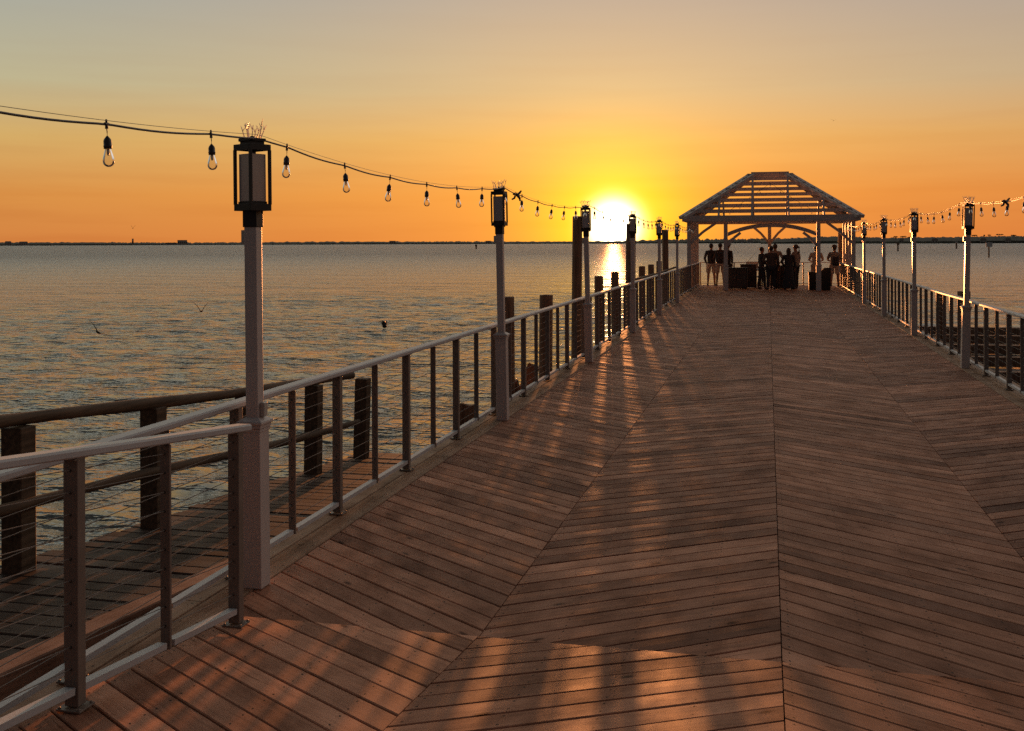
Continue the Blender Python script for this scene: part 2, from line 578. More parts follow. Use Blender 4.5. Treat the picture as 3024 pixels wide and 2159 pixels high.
# ------------------------------------------------------------------ boards with grain coordinates
def board(bm, corners, thick, lay, ln, tone, ch=0.004, wob=0.0):
    """corners: a (start, near), b (end, near), c (end, far), d (start, far) as Vectors on the top surface."""
    uvp, uvl, col = lay
    a, b, c, d = [Vector(v) for v in corners]
    n = (b - a).cross(d - a).normalized()
    if n.z < 0:
        n = -n
    w = (d - a) - (b - a).normalized() * (d - a).dot((b - a).normalized())
    width = w.length
    wn = w.normalized()
    off = Vector((rnd.uniform(0, 90), rnd.uniform(0, 90)))
    segs = max(1, int(ln / 0.5))
    cup = rnd.uniform(-0.0005, 0.0006)
    prof = [(0.0, -thick), (0.0, -ch), (ch, 0.0), (width * 0.5, cup), (width - ch, 0.0), (width, -ch), (width, -thick)]
    rows = []
    for s in range(segs + 1):
        f = s / segs
        p0 = a.lerp(b, f)
        p1 = d.lerp(c, f)
        acc = []
        dz = math.sin(f * 3.1) * wob
        for q, z in prof:
            k = q / width
            acc.append(bm.verts.new(p0.lerp(p1, k) + n * (z + dz)))
        rows.append(acc)
    for s in range(segs):
        for k in range(len(prof) - 1):
            vs = (rows[s][k], rows[s + 1][k], rows[s + 1][k + 1], rows[s][k + 1])
            fc = bm.faces.new(vs)
            for lp, (ss, kk) in zip(fc.loops, ((s, k), (s + 1, k), (s + 1, k + 1), (s, k + 1))):
                u = ln * ss / segs
                lp[uvp].uv = (off.x + u, off.y + prof[kk][0] - (prof[kk][1] if prof[kk][1] < -ch else 0))
                lp[uvl].uv = (u, prof[kk][0] / width)
                lp[col] = (tone, tone, tone, 1)
    for row in (rows[0], rows[-1]):
        fc = bm.faces.new(row)
        for lp in fc.loops:
            lp[uvp].uv = (off.x, off.y)
            lp[uvl].uv = (9.1, 0.5)
            lp[col] = (tone * 0.7, tone * 0.7, tone * 0.7, 1)


def layers(bm):
    return (bm.loops.layers.uv.new('plank'), bm.loops.layers.uv.new('local'), bm.loops.layers.float_color.new('tone'))


# ------------------------------------------------------------------ water
WZ = -1.85


def axis_coords(c0, dense, step0, far, grow):
    out = [0.0]
    s = step0
    while out[-1] < far:
        if out[-1] > dense:
            s = s * grow
        out.append(out[-1] + s)
    return np.array(out) + c0


def build_water():
    xp = axis_coords(0, 9, 0.16, 9000, 1.022)
    xn = axis_coords(0, 34, 0.16, 9000, 1.020)[1:]
    xs = np.concatenate([-xn[::-1], xp])
    ys = np.concatenate([-axis_coords(0, 4, 0.5, 60, 1.1)[1:][::-1], axis_coords(0, 60, 0.13, 9000, 1.016)])
    X, Y = np.meshgrid(xs, ys)
    sx = np.gradient(xs)
    sy = np.gradient(ys)
    SX, SY = np.meshgrid(sx, sy)
    step = np.maximum(SX, SY)
    Z = np.zeros_like(X)
    DX = np.zeros_like(X)
    DY = np.zeros_like(X)
    rg = np.random.RandomState(5)
    for i in range(64):
        lam = 0.55 * (1.068 ** i)                     # 0.55 .. ~35 m
        if lam > 14:
            break
        a = -math.pi / 2 + SUN_AZ + rg.normal(0.12, 0.85)
        amp = 0.0064 * lam ** 0.55 * rg.uniform(0.6, 1.2)
        if lam > 2:
            amp *= (2 / lam) ** 0.9
        kx, ky = math.cos(a) * 2 * math.pi / lam, math.sin(a) * 2 * math.pi / lam
        # slow modulation makes gusty patches
        mod = 0.7 + 0.5 * np.sin(X * rg.uniform(.02, .12) + rg.uniform(0, 6)) * np.sin(Y * rg.uniform(.02, .12) + rg.uniform(0, 6))
        fade = np.clip((lam / step - 3.0) / 3.0, 0, 1)
        ph = kx * X + ky * Y + rg.uniform(0, 6.28)
        Z += amp * mod * fade * np.sin(ph)
        DX += math.cos(a) * amp * 0.7 * mod * fade * np.cos(ph)
        DY += math.sin(a) * amp * 0.7 * mod * fade * np.cos(ph)
    P = np.stack([X + DX, Y + DY, WZ + Z], -1).reshape(-1, 3).astype(np.float32)
    ny, nx = X.shape
    idx = np.arange(ny * nx).reshape(ny, nx)
    F = np.stack([idx[:-1, :-1], idx[:-1, 1:], idx[1:, 1:], idx[1:, :-1]], -1).reshape(-1, 4)
    me = bpy.data.meshes.new("water")
    me.vertices.add(len(P))
    me.vertices.foreach_set("co", P.ravel())
    me.loops.add(F.size)
    me.loops.foreach_set("vertex_index", F.ravel().astype(np.int32))
    me.polygons.add(len(F))
    me.polygons.foreach_set("loop_start", np.arange(0, F.size, 4, dtype=np.int32))
    me.polygons.foreach_set("use_smooth", np.ones(len(F), dtype=bool))
    me.update(calc_edges=True)
    o = bpy.data.objects.new("water", me)
    COL.objects.link(o)
    return o


wm = bpy.data.materials.new("bay_water")
wm.use_nodes = True
t_ = wm.node_tree
b_ = t_.nodes['Principled BSDF']
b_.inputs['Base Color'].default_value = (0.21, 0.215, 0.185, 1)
b_.inputs['IOR'].default_value = 1.36
b_.inputs['Roughness'].default_value = 0.12
b_.inputs['Specular IOR Level'].default_value = 0.5
co = N(t_, 'ShaderNodeNewGeometry')
h_ = None
for sc_, det, wgt, st in ((2.0, 2, 0.31, (0.85, 1.5, 1)), (6.0, 2, 0.080, (0.8, 1.3, 1)), (0.6, 3, 0.70, (0.6, 1.6, 1)), (0.09, 3, 1.9, (0.5, 1.6, 1))):
    mp_ = N(t_, 'ShaderNodeMapping')
    mp_.inputs['Rotation'].default_value = (0, 0, R(-8 + sc_ * 3))
    mp_.inputs['Scale'].default_value = st
    t_.links.new(co.outputs['Position'], mp_.inputs[0])
    nz_ = N(t_, 'ShaderNodeTexNoise')
    nz_.inputs['Scale'].default_value = sc_
    nz_.inputs['Detail'].default_value = det
    nz_.inputs['Roughness'].default_value = 0.62
    t_.links.new(mp_.outputs[0], nz_.inputs[0])
    v_ = M(t_, 'MULTIPLY', nz_.outputs[0], wgt)
    h_ = v_ if h_ is None else M(t_, 'ADD', h_, v_)
bp_ = N(t_, 'ShaderNodeBump')
bp_.inputs['Strength'].default_value = 1.0
bp_.inputs['Distance'].default_value = 1.0
t_.links.new(h_, bp_.inputs['Height'])
t_.links.new(bp_.outputs[0], b_.inputs['Normal'])
ln_ = N(t_, 'ShaderNodeVectorMath', operation='LENGTH')
t_.links.new(co.outputs['Position'], ln_.inputs[0])
rr_ = N(t_, 'ShaderNodeMapRange')          # open water away from the pier is rougher than a pixel can show
t_.links.new(ln_.outputs['Value'], rr_.inputs[0])
for i_, v_ in enumerate((30, 350, 0.10, 0.45)):
    rr_.inputs[i_ + 1].default_value = v_
t_.links.new(rr_.outputs[0], b_.inputs['Roughness'])
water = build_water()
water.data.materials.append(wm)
setting(water)

# ------------------------------------------------------------------ pier deck
SEAMS = [(-2.70, -1.342, -1), (-1.337, 0.052, 1), (0.057, 1.448, -1), (1.453, 2.74, 1)]
TAN = 0.72
PITCH = 0.1725
Y_RAMP = 4.88
Y_END = 47.2
RISE = 0.098


def chevron(bm, lay, y0, y1, x_left=None):
    for (xa, xb, sg) in SEAMS:
        if x_left is not None and xa < -2.5:
            xa = x_left
        dy = (xb - xa) * TAN
        y = y0 - 2.2 + rnd.uniform(0, 0.1)
        ln = math.hypot(xb - xa, dy)
        while y < y1 + 2.2:
            g = rnd.uniform(0.0038, 0.0068)
            tone = min(1, max(0, rnd.gauss(0.45, 0.24)))
            dz = rnd.uniform(-0.0015, 0.0015)
            ya, yb = (y, y + dy) if sg > 0 else (y + dy, y)
            board(bm, [(xa, ya + g, dz), (xb, yb + g, dz), (xb, yb + PITCH - g, dz), (xa, ya + PITCH - g, dz)], 0.034, lay, ln, tone)
            y += PITCH


def clip(bm, y0, y1):
    for co_, no_ in (((0, y0, 0), (0, -1, 0)), ((0, y1, 0), (0, 1, 0))):
        bmesh.ops.bisect_plane(bm, geom=bm.verts[:] + bm.edges[:] + bm.faces[:], plane_co=co_, plane_no=no_, clear_outer=True)


bm = B()
lay = layers(bm)
chevron(bm, lay, Y_RAMP, Y_END)
clip(bm, Y_RAMP + 0.007, Y_END)
for x0, x1 in ((-3.04, -2.875), (-2.867, -2.708), (2.748, 2.945), (2.953, 3.16)):
    y = 0.2 + rnd.uniform(0, 1)
    while y < Y_END:
        L = min(rnd.uniform(3.6, 4.9), Y_END - y)
        board(bm, [(x1, y, 0.004), (x1, y + L - 0.006, 0.004), (x0, y + L - 0.006, 0.004), (x0, y, 0.004)], 0.04, lay, L, rnd.uniform(0.45, 0.8))
        y += L
for f in bm.faces:
    if abs(f.calc_center_median().x) > 2.742 or f.calc_center_median().x < -2.704:
        f.material_index = 1
deck = setting(obj("pier_deck", bm, ['deck', 'border']))

bm = B()
lay = layers(bm)
chevron(bm, lay, 0.6, Y_RAMP, x_left=-2.60)
clip(bm, 0.6, Y_RAMP - 0.007)
for v in bm.verts:
    v.co.z += (Y_RAMP - v.co.y) * RISE + 0.006
ramp_o = setting(obj("pier_ramp", bm, 'deck'))

bm = B()
box(bm, -3.0, 3.12, 0.3, Y_END - 0.05, -0.10, -0.052)
for x in (-2.98, -1.34, 0.05, 1.45, 3.10):
    box(bm, x - 0.04, x + 0.04, 0.3, Y_END - 0.1, -0.36, -0.103)
for k in range(13):
    y = 2.0 + k * 3.7
    box(bm, -3.0, 3.12, y, y + 0.2, -0.62, -0.365)
# ramp framing: side skirt
vs = []
for x0, x1 in ((-2.585, -2.545), (2.69, 2.73)):
    pts = [(x0, 0.6, -0.045), (x1, 0.6, -0.045), (x1, Y_RAMP - 0.5, -0.045), (x0, Y_RAMP - 0.5, -0.045),
           (x0, 0.6, 0.006 + (Y_RAMP - 0.6) * RISE - 0.037), (x1, 0.6, 0.006 + (Y_RAMP - 0.6) * RISE - 0.037),
           (x1, Y_RAMP - 0.5, 0.016), (x0, Y_RAMP - 0.5, 0.016)]
    q = [bm.verts.new(p) for p in pts]
    for f in ((3, 2, 1, 0), (4, 5, 6, 7), (0, 1, 5, 4), (1, 2, 6, 5), (2, 3, 7, 6), (3, 0, 4, 7)):
        bm.faces.new([q[i] for i in f])
setting(obj("pier_underframe", bm, 'under'))
# bearing piles under the pier edge
bm = B()
for k in range(13):
    y = 2.1 + k * 3.7
    for x in (-2.6, 0.0, 2.7):
        tube(bm, [(x, y, WZ - 1.5), (x, y, -0.37)], 0.14, 12)
setting(obj("pier_foundation", bm, 'pile'))


# ------------------------------------------------------------------ cable railings
def rail_post(bm, w, d, h, plate=True, holes=10):
    box(bm, -w / 2, w / 2, -d / 2, d / 2, 0.012 if plate else 0.05, h, 0, 0.004)
    if plate:
        box(bm, -w / 2 - 0.022, w / 2 + 0.022, -d / 2 - 0.022, d / 2 + 0.022, 0.0, 0.008, 0, 0.002)
        for sx in (-1, 1):
            for sy in (-1, 1):
                lathe(bm, [(0.006, 0.008), (0.006, 0.013), (0.0, 0.014)], 8, 0, (sx * (w / 2 + 0.012), sy * (d / 2 + 0.012), 0))
        # bracket under the cap
        box(bm, -w / 2 - 0.004, w / 2 + 0.004, -d / 2 - 0.02, d / 2 + 0.02, h, h + 0.006, 0)
    for i in range(holes):
        z = 0.150 + i * 0.0815
        for sy in (-1, 1):
            vs_ = [bm.verts.new((0.006 * math.cos(a), sy * (d / 2 + 0.0012), z + 0.006 * math.sin(a))) for a in [k * math.pi / 4 for k in range(8)]]
            f = bm.faces.new(vs_ if sy < 0 else vs_[::-1])
            f.material_index = 1


def make_rail(label, x, y0, y1, first_thick_y, zf, sp=0.72, H=0.945, cap_ext=(0.1, 0.1), cat='railing'):
    """A railing along Y at x; zf(y) is the deck height."""
    t = thing("cable_railing", label, cat, (x, 0, 0), group="cable railings round the pier")
    tilt = 0.0
    bm = B()
    rail_post(bm, 0.058, 0.050, H)
    main0 = obj("post", bm, ['steel', 'hole'], t)
    bm = B()
    rail_post(bm, 0.046, 0.018, H - 0.002, plate=False)
    mid0 = obj("intermediate_post", bm, ['steel', 'hole'], t)
    ys = []
    k = math.ceil((y0 - first_thick_y) / sp - 1e-6)
    first_m = first_i = True
    while first_thick_y + k * sp <= y1 + 1e-6:
        y = first_thick_y + k * sp
        if k % 2 == 0:
            o = main0 if first_m else main0.copy()
            if not first_m:
                COL.objects.link(o)
            first_m = False
        else:
            o = mid0 if first_i else mid0.copy()
            if not first_i:
                COL.objects.link(o)
            first_i = False
        o.parent = t
        o.location = (0, y, zf(y) + 0.004)
        ys.append(y)
        k += 1
    ya, yb = y0 - cap_ext[0], y1 + cap_ext[1]
    P = lambda y, z: Vector((0, y, zf(y) + z))
    # top cap: rounded bar, slightly sagging between posts, in lengths
    bm = B()
    prof = [(-0.036, 0.0), (0.036, 0.0), (0.041, 0.006), (0.041, 0.025), (0.033, 0.033), (-0.033, 0.033), (-0.041, 0.025), (-0.041, 0.006)]
    n = max(2, int((yb - ya) / 0.9))
    prev = None
    for i in range(n + 1):
        y = ya + (yb - ya) * i / n
        wob = 0.0022 * math.sin(y * 1.7 + x) + 0.0015 * math.sin(y * 4.1)
        ring = [bm.verts.new(P(y, H + 0.010 + z) + Vector((px + wob, 0, wob * 0.8))) for px, z in prof]
        if prev:
            for j in range(8):
                f = bm.faces.new((prev[j], prev[(j + 1) % 8], ring[(j + 1) % 8], ring[j]))
                f.smooth = True
        else:
            bm.faces.new(ring[::-1])
        prev = ring
    bm.faces.new(prev)
    bmesh.ops.recalc_face_normals(bm, faces=bm.faces[:])
    for f in bm.faces:
        f.smooth = False
    obj("top_rail", bm, 'cap', t)
    bm = B()
    for ya_, yb_ in zip(ys, ys[1:]):
        a, b = P(ya_ + 0.03, 0.075), P(yb_ - 0.03, 0.075)
        beam(bm, a, b, 0.044, 0.026)
    if ys[0] - ya > 0.3:
        beam(bm, P(ya, 0.075), P(ys[0] - 0.03, 0.075), 0.044, 0.026)
    obj("bottom_rail", bm, 'cap', t)
    c0_ = None
    for i in range(10):
        z = 0.150 + i * 0.0815
        bm = B()
        tube(bm, [P(ya + 0.05, z + 0.004), P((ya + yb) / 2, z + 0.002), P(yb - 0.05, z + 0.004)] if abs(zf(ya) - zf(yb)) < 1e-6
             else [P(ya + 0.05, z + 0.004), P(yb - 0.05, z + 0.004)], 0.0020, 6)
        obj("cable", bm, 'cable', t)
    return t


flat = lambda y: 0.004
rail_left = make_rail("long white capped cable railing on the sunset side of the pier, beside the mooring piles", -2.89, 1.0, 46.5, 5.43, flat)
rail_right = make_rail("long cable railing on the right side of the pier with its cap lit orange", 2.93, 1.2, 46.5, 8.31 + 0.36, flat)
rampz = lambda y: (Y_RAMP - y) * RISE + 0.008
rail_near = make_rail("short near cable railing on the ramp, ending just before the nearest lamp post", -2.505, 0.9, 4.70, 4.70, rampz, sp=0.615, H=0.925, cap_ext=(0.0, 0.09))
# end railing: built along Y then turned to run across the pier
end_rail = make_rail("cable railing across the far end of the pier behind the people", 0.0, -2.86, 2.96, -2.86, lambda y: 0.004, cap_ext=(0.02, 0.02))
end_rail.location = (0.0, Y_END - 0.14, 0)
end_rail.rotation_euler = (0, 0, -math.pi / 2)


# ------------------------------------------------------------------ lamp posts
def lamp_post(label, loc, rotz=0.0, lan_rot=0.0, lean=(0, 0)):
    t = thing("lamp_post", label, "lamp post", loc, rotz, "white lamp posts along the railings")
    t.rotation_euler = (lean[1], lean[0], rotz)
    bm = B()
    box(bm, -0.056, 0.056, -0.056, 0.056, 0.0, 0.885, 0, 0.004)
    box(bm, -0.060, 0.060, -0.060, 0.060, 0.845, 0.862, 0, 0.002)
    s = obj("sleeve", bm, 'white', t)
    bm = B()
    box(bm, -0.066, 0.066, -0.066, 0.066, 0.8645, 0.886, 0, 0.004)
    box(bm, -0.076, 0.076, -0.076, 0.076, 0.8865, 0.902, 0, 0.005)
    # sloped top of the moulding
    vb = [bm.verts.new((sx * 0.074, sy * 0.074, 0.9025)) for sx, sy in ((-1, -1), (1, -1), (1, 1), (-1, 1))]
    vt = [bm.verts.new((sx * 0.040, sy * 0.040, 0.922)) for sx, sy in ((-1, -1), (1, -1), (1, 1), (-1, 1))]
    for k in range(4):
        bm.faces.new((vb[k], vb[(k + 1) % 4], vt[(k + 1) % 4], vt[k]))
    bm.faces.new(vt)
    obj("cap_moulding", bm, 'white', s)
    bm = B()
    box(bm, -0.036, 0.036, -0.036, 0.036, 0.88, 1.985, 0, 0.005)
    obj("shaft", bm, 'white', t)
    bm = B()
    box(bm, -0.062, -0.0365, -0.02, 0.02, 1.86, 1.94, 0, 0.003)
    obj("junction_box", bm, 'box', t)
    bm = B()
    box(bm, -0.041, 0.041, -0.041, 0.041, 1.955, 2.048, 0, 0.003)
    for sx in (-1, 1):
        lathe(bm, [(0.006, 2.03), (0.006, 2.049)], 6, 0, (sx * 0.055, 0, 0))
    obj("collar", bm, 'blackmetal', t)
    L = bpy.data.objects.new("lantern", None)
    # lantern frame is the part itself, its shade and cap are its sub-parts
    bm = B()
    w = 0.065
    z0, z1 = 2.048, 2.405
    box(bm, -w, w, -w, w, z0, z0 + 0.012, 0, 0.0015)
    for sx in (-1, 1):
        box(bm, sx * w - 0.006 if sx > 0 else -w - 0.006, sx * w + 0.006 if sx > 0 else -w + 0.006, -w - 0.006, w + 0.006, z0 - 0.004, z0 + 0.034, 0, 0.0015)
        box(bm, -w + 0.0062, w - 0.0062, (sx * w) - 0.006, (sx * w) + 0.006, z0 - 0.004, z0 + 0.034, 0, 0.0015)
        box(bm, sx * w - 0.006, sx * w + 0.006, -w - 0.006, w + 0.006, z1 - 0.032, z1, 0, 0.0015)
        box(bm, -w + 0.0062, w - 0.0062, (sx * w) - 0.006, (sx * w) + 0.006, z1 - 0.032, z1, 0, 0.0015)
        for sy in (-1, 1):
            box(bm, sx * w - 0.0075, sx * w + 0.0075, sy * w - 0.0075, sy * w + 0.0075, z0 + 0.03, z1 - 0.03, 0, 0.001)
    box(bm, -w, w, -w, w, z1 - 0.008, z1 + 0.001, 0)
    box(bm, -0.055, 0.055, -0.055, 0.055, z0 + 0.0125, z0 + 0.047, 0, 0.002)
    lf = obj("lantern", bm, 'blackmetal', t)
    lf.rotation_euler = (0, 0, lan_rot)
    bm = B()
    box(bm, -0.051, 0.051, -0.051, 0.051, z0 + 0.0475, z0 + 0.305, 0, 0.002)
    obj("frosted_shade", bm, 'frost', lf)
    bm = B()
    box(bm, -0.046, 0.046, -0.046, 0.046, z1 + 0.0015, z1 + 0.016, 0, 0.001)
    box(bm, -0.053, 0.053, -0.053, 0.053, z1 + 0.0165, z1 + 0.034, 0, 0.003)
    lathe(bm, [(0.012, z1 + 0.034), (0.012, z1 + 0.046), (0, z1 + 0.050)], 10)
    obj("lantern_cap", bm, 'blackmetal', lf)
    # bird spikes: forked strands of clear plastic
    bm = B()
    rs = random.Random(int(loc[1] * 100) + int(loc[0] * 10))
    for k in range(9):
        x0 = -0.05 + 0.0125 * k
        y0 = rs.uniform(-0.028, 0.028)
        top = Vector((x0 * 1.5 + rs.uniform(-0.012, 0.012), y0 * 1.8, z1 + rs.uniform(0.085, 0.125)))
        base = Vector((x0, y0, z1 + 0.034))
        mid = base.lerp(top, 0.55) + Vector((rs.uniform(-0.004, 0.004), 0, 0))
        tube(bm, [base, mid, top], [0.0042, 0.0030, 0.0016], 5)
        for sgn in (-1, 1):
            q = mid.lerp(top, rs.uniform(0.0, 0.4))
            tube(bm, [q, q + Vector((sgn * rs.uniform(0.010, 0.022), rs.uniform(-0.01, 0.01), rs.uniform(0.022, 0.040)))], [0.0026, 0.0013], 5)
    obj("bird_spikes", bm, 'clear', t)
    if loc[1] < 6:
        bm = B()
        box(bm, 0.0365, 0.062, -0.012, 0.03, 0.925, 1.0, 0, 0.003)
        obj("outlet_box", bm, 'box', t)
    return t


LY = [5.33, 10.90, 16.46, 22.02, 27.58, 33.14]
near_l = ["tallest looking lamp post, in the foreground where the two left railings meet",
          "second lamp post along the left railing, standing beside the leaning broken plank",
          "lamp post standing just left of the setting sun, close to the first tall pile",
          "lamp post just right of the setting sun, in front of the second tall pile",
          "lamp post on the left railing in front of the third tall pile",
          "smallest lamp post of the left railing, just before the pavilion's left corner"]
leans = [(-0.007, 0), (-0.015, 0), (-0.020, 0), (0.0, 0), (0.0, 0), (0, 0)]
rots = [R(-24), R(-2), R(1.5), R(-1), R(1), R(0)]
lampsL = []
for i, y in enumerate(LY):
    lampsL.append(lamp_post(near_l[i], (-2.718, y, 0.004), 0.0, rots[i], leans[i]))
near_r = ["nearest lamp post on the right railing, standing tall at the right of the picture",
          "second nearest lamp post of the right railing",
          "third lamp post of the right railing, counting from the viewer",
          "farthest lamp post of the right railing, just right of the pavilion"]
lamp_post("lamp post of the right railing standing just outside the picture", (2.81, 11.2, 0.004), 0.0, R(1))
RY = [16.8, 22.4, 28.0, 33.6]
for i, y in enumerate(RY):
    lamp_post(near_r[i], (2.81, y, 0.004), 0.0, [R(4), R(-0.45), R(-1.2), R(-2.0)][i], [(0.024, 0), (0.004, 0), (0.0, 0), (0.0, 0)][i])

# ------------------------------------------------------------------ string lights


def bulb_meshes():
    bm = B()
    # connector on the cord, short lead and weatherproof socket; origin at the cord
    tube(bm, [(0, -0.016, 0), (0, 0.016, 0)], 0.0068, 8)
    tube(bm, [(0, 0, 0.020), (0, 0, -0.020)], [0.004, 0.0075], 8)
    tube(bm, [(0, 0, -0.018), (0.001, 0, -0.034), (0, 0, -0.052)], 0.0022, 6)
    lathe(bm, [(0.003, -0.050), (0.006, -0.053), (0.0145, -0.064), (0.0165, -0.072), (0.0165, -0.089), (0.0178, -0.090),
               (0.0178, -0.094), (0.0168, -0.095), (0.0168, -0.104), (0.0, -0.104)], 14)
    me1 = bpy.data.meshes.new("bulb_socket")
    bm.to_mesh(me1)
    bm.free()
    me1.materials.append(MT['rubber'])
    bm = B()
    lathe(bm, [(0.0125, -0.104), (0.0135, -0.110), (0.019, -0.128), (0.0238, -0.145), (0.0245, -0.154), (0.0225, -0.166),
               (0.016, -0.175), (0.007, -0.1795), (0.0, -0.180)], 18)
    me2 = bpy.data.meshes.new("bulb")
    bm.to_mesh(me2)
    bm.free()
    me2.materials.append(MT['glass'])
    bm = B()
    lathe(bm, [(0.0, -0.1045), (0.0065, -0.105), (0.0060, -0.124), (0.0045, -0.131), (0.0, -0.133)], 10)
    me3 = bpy.data.meshes.new("filament")
    bm.to_mesh(me3)
    bm.free()
    me3.materials.append(MT['stem'])
    return me1, me2, me3


SOCK, BULB, FIL = bulb_meshes()
TOPZ = 2.452


def string_lights(label, x, anchors, y0, y1, phase, spacing, sag=0.105, n_plug=None, xs_=None):
    t = thing("string_lights", label, "string lights", (x, 0, 0), group="bulb strings hung from post to post")

    def zc(y, s):
        for a, b in zip(anchors, anchors[1:]):
            if a <= y <= b:
                u = (y - a) / (b - a)
                return TOPZ - 4 * s * u * (1 - u)
        return TOPZ
    ya = y0
    ptsc, ptsw = [], []
    while ya <= y1 + 1e-6:
        # the cord sags a little more between two sockets
        fr = ((ya - phase) / spacing) % 1.0
        ptsc.append((0.0, ya, zc(ya, sag) - 0.010 * math.sin(math.pi * fr)))
        ptsw.append((0.004, ya, zc(ya, sag * 0.97) + 0.012 + 0.0 * fr))
        ya += 0.1
    bm = B()
    tube(bm, ptsc, 0.0052, 7)
    obj("cord", bm, 'rubber', t)
    bm = B()
    tube(bm, ptsw, 0.0014, 5)
    obj("support_wire", bm, 'wire', t)
    k = 0
    y = phase
    cnt = 0
    while y <= y1:
        if y >= y0:
            s = bpy.data.objects.new("bulb_socket", SOCK)
            COL.objects.link(s)
            s.parent = t
            s.location = (0, y, zc(y, sag))
            s.rotation_euler = (rnd.uniform(-0.13, 0.13), rnd.uniform(-0.13, 0.13) + (0.06 if cnt == 1 else 0), rnd.uniform(0, 0.5))
            for me, nm in ((BULB, "bulb"), (FIL, "filament")):
                b = bpy.data.objects.new(nm, me)
                COL.objects.link(b)
                b.parent = s
            cnt += 1
        y += spacing
    return t, zc


sl, zcl = string_lights("bulb string sweeping from the upper left corner along the left lamp posts", -2.70,
                        [-0.24] + LY + [38.7, 44.3], 1.5, 40.5, 2.23, 0.865)
sr, zcr = string_lights("bulb string along the right lamp posts, running off the right edge", 2.81,
                        [0.0, 5.6, 11.2] + RY + [39.2, 44.8], 3.0, 40.5, 3.865, 0.835)


def plug(label, x, y, z, rz):
    """Twist-lock joint of two cords, tied with a cable tie."""
    bm = B()
    tube(bm, [(-0.045, -0.02, 0.012), (-0.02, -0.01, 0.02), (0.0, 0, 0.01), (0.03, 0.0, -0.03), (0.035, 0.01, -0.06)], [0.010, 0.016, 0.018, 0.014, 0.010], 10)
    tube(bm, [(0.0, 0.01, 0.0), (0.03, 0.012, 0.03), (0.05, 0.012, 0.055)], [0.012, 0.013, 0.008], 10)
    tube(bm, [(-0.02, -0.012, 0.0), (-0.03, -0.012, -0.03), (-0.06, -0.01, -0.045)], [0.012, 0.012, 0.009], 10)
    o = obj("cord_connector", bm, 'rubber', smooth=True)
    o.location = (x, y, z)
    o.rotation_euler = (0, 0, rz)
    return tag(o, label, "connector")


plug("black plug joint tied on the left bulb string just past the second lamp post", -2.70, 11.5, zcl(11.5, 0.105) - 0.02, 0.3)
plug("dark plug joint on the right bulb string near the right edge", 2.81, 14.0, zcr(14.0, 0.105) - 0.01, 0.1)


# ------------------------------------------------------------------ mooring piles
def pile(label, x, y, top, r=0.10, lean=(0, 0), zb=WZ - 1.2):
    bm = B()
    n = 18
    rings = []
    rs = random.Random(int(y * 77))
    for i in range(9):
        z = zb + (top - zb) * i / 8
        rr = r * (1.06 - 0.08 * i / 8)
        rings.append([bm.verts.new((rr * math.cos(2 * math.pi * k / n) * (1 + 0.03 * math.sin(3 * k + y)) + lean[0] * (z - top),
                                    rr * math.sin(2 * math.pi * k / n) + lean[1] * (z - top), z + (rs.uniform(-.006, .006) if i == 8 else 0))) for k in range(n)])
    for a, b in zip(rings, rings[1:]):
        for k in range(n):
            f = bm.faces.new((a[k], a[(k + 1) % n], b[(k + 1) % n], b[k]))
            f.smooth = True
    c = bm.verts.new((0, 0, top + 0.008))
    for k in range(n):
        bm.edges.get((rings[-1][k], rings[-1][(k + 1) % n])).smooth = False
    for k in range(n):
        bm.faces.new((rings[-1][k], rings[-1][(k + 1) % n], c))
    o = obj("mooring_pile", bm, 'pile')
    o.location = (x, y, 0)
    tag(o, label, "piling", "timber piles beside the pier")
    return o


def pier_y(px, x):
    """Y along the pier of a thing at lateral x seen at photo column px (2275 wide)."""
    d = x * 2370 / (0.9724 * (px - 1706))
    return (d + x * 0.2333) / 0.9724


PX = -3.5
plist = [(1127, 1.12, "short thick pile directly behind the second left lamp post"),
         (1213, 1.02, "short pile standing alone right of the leaning broken plank"),
         (1283, 2.36, "tall pile left of the setting sun, beside the third lamp post"),
         (1330, 1.15, "short pile at the left edge of the sun's glitter on the water"),
         (1366, 1.17, "short pile standing in the middle of the sun's glitter path"),
         (1402, 2.36, "tall pile at the right edge of the setting sun"),
         (1426, 1.18, "first short pile right of the sun, tied by a crossbar to its neighbours"),
         (1446, 1.18, "middle one of the three short piles joined by a crossbar right of the sun"),
         (1464, 1.24, "last short pile of the three joined by a crossbar right of the sun"),
         (1478, 2.30, "tall pile farthest from the sun, behind the fifth lamp post")]
for i, (px, top, lab) in enumerate(plist):
    pile(lab, PX, pier_y(px, PX), top, {5: 0.13, 2: 0.095, 9: 0.11, 1: 0.11}.get(i, 0.095), (0.012 if i in (1, 2, 5) else -0.004, 0))
pile("short broad pile just beyond the right railing between the two nearest right lamp posts", 3.55, 21.3, 0.93, 0.115)
pile("short weathered pile close behind the first, outside the right railing", 3.50, 23.6, 0.80, 0.095)
pile("tall pile behind the far right corner of the pavilion", 3.06, 47.9, 2.45, 0.13)
bm = B()
y0_, y1_ = pier_y(1404, -3.42), pier_y(1500, -3.36)
tube(bm, [(-3.38, y0_, 0.90), (-3.37, (y0_ + y1_) / 2, 0.88), (-3.36, y1_, 0.93)], 0.035, 10)
tag(obj("timber_crossbar", bm, 'log', smooth=True), "long thin timber bar tied across the short piles right of the sun", "timber bar")


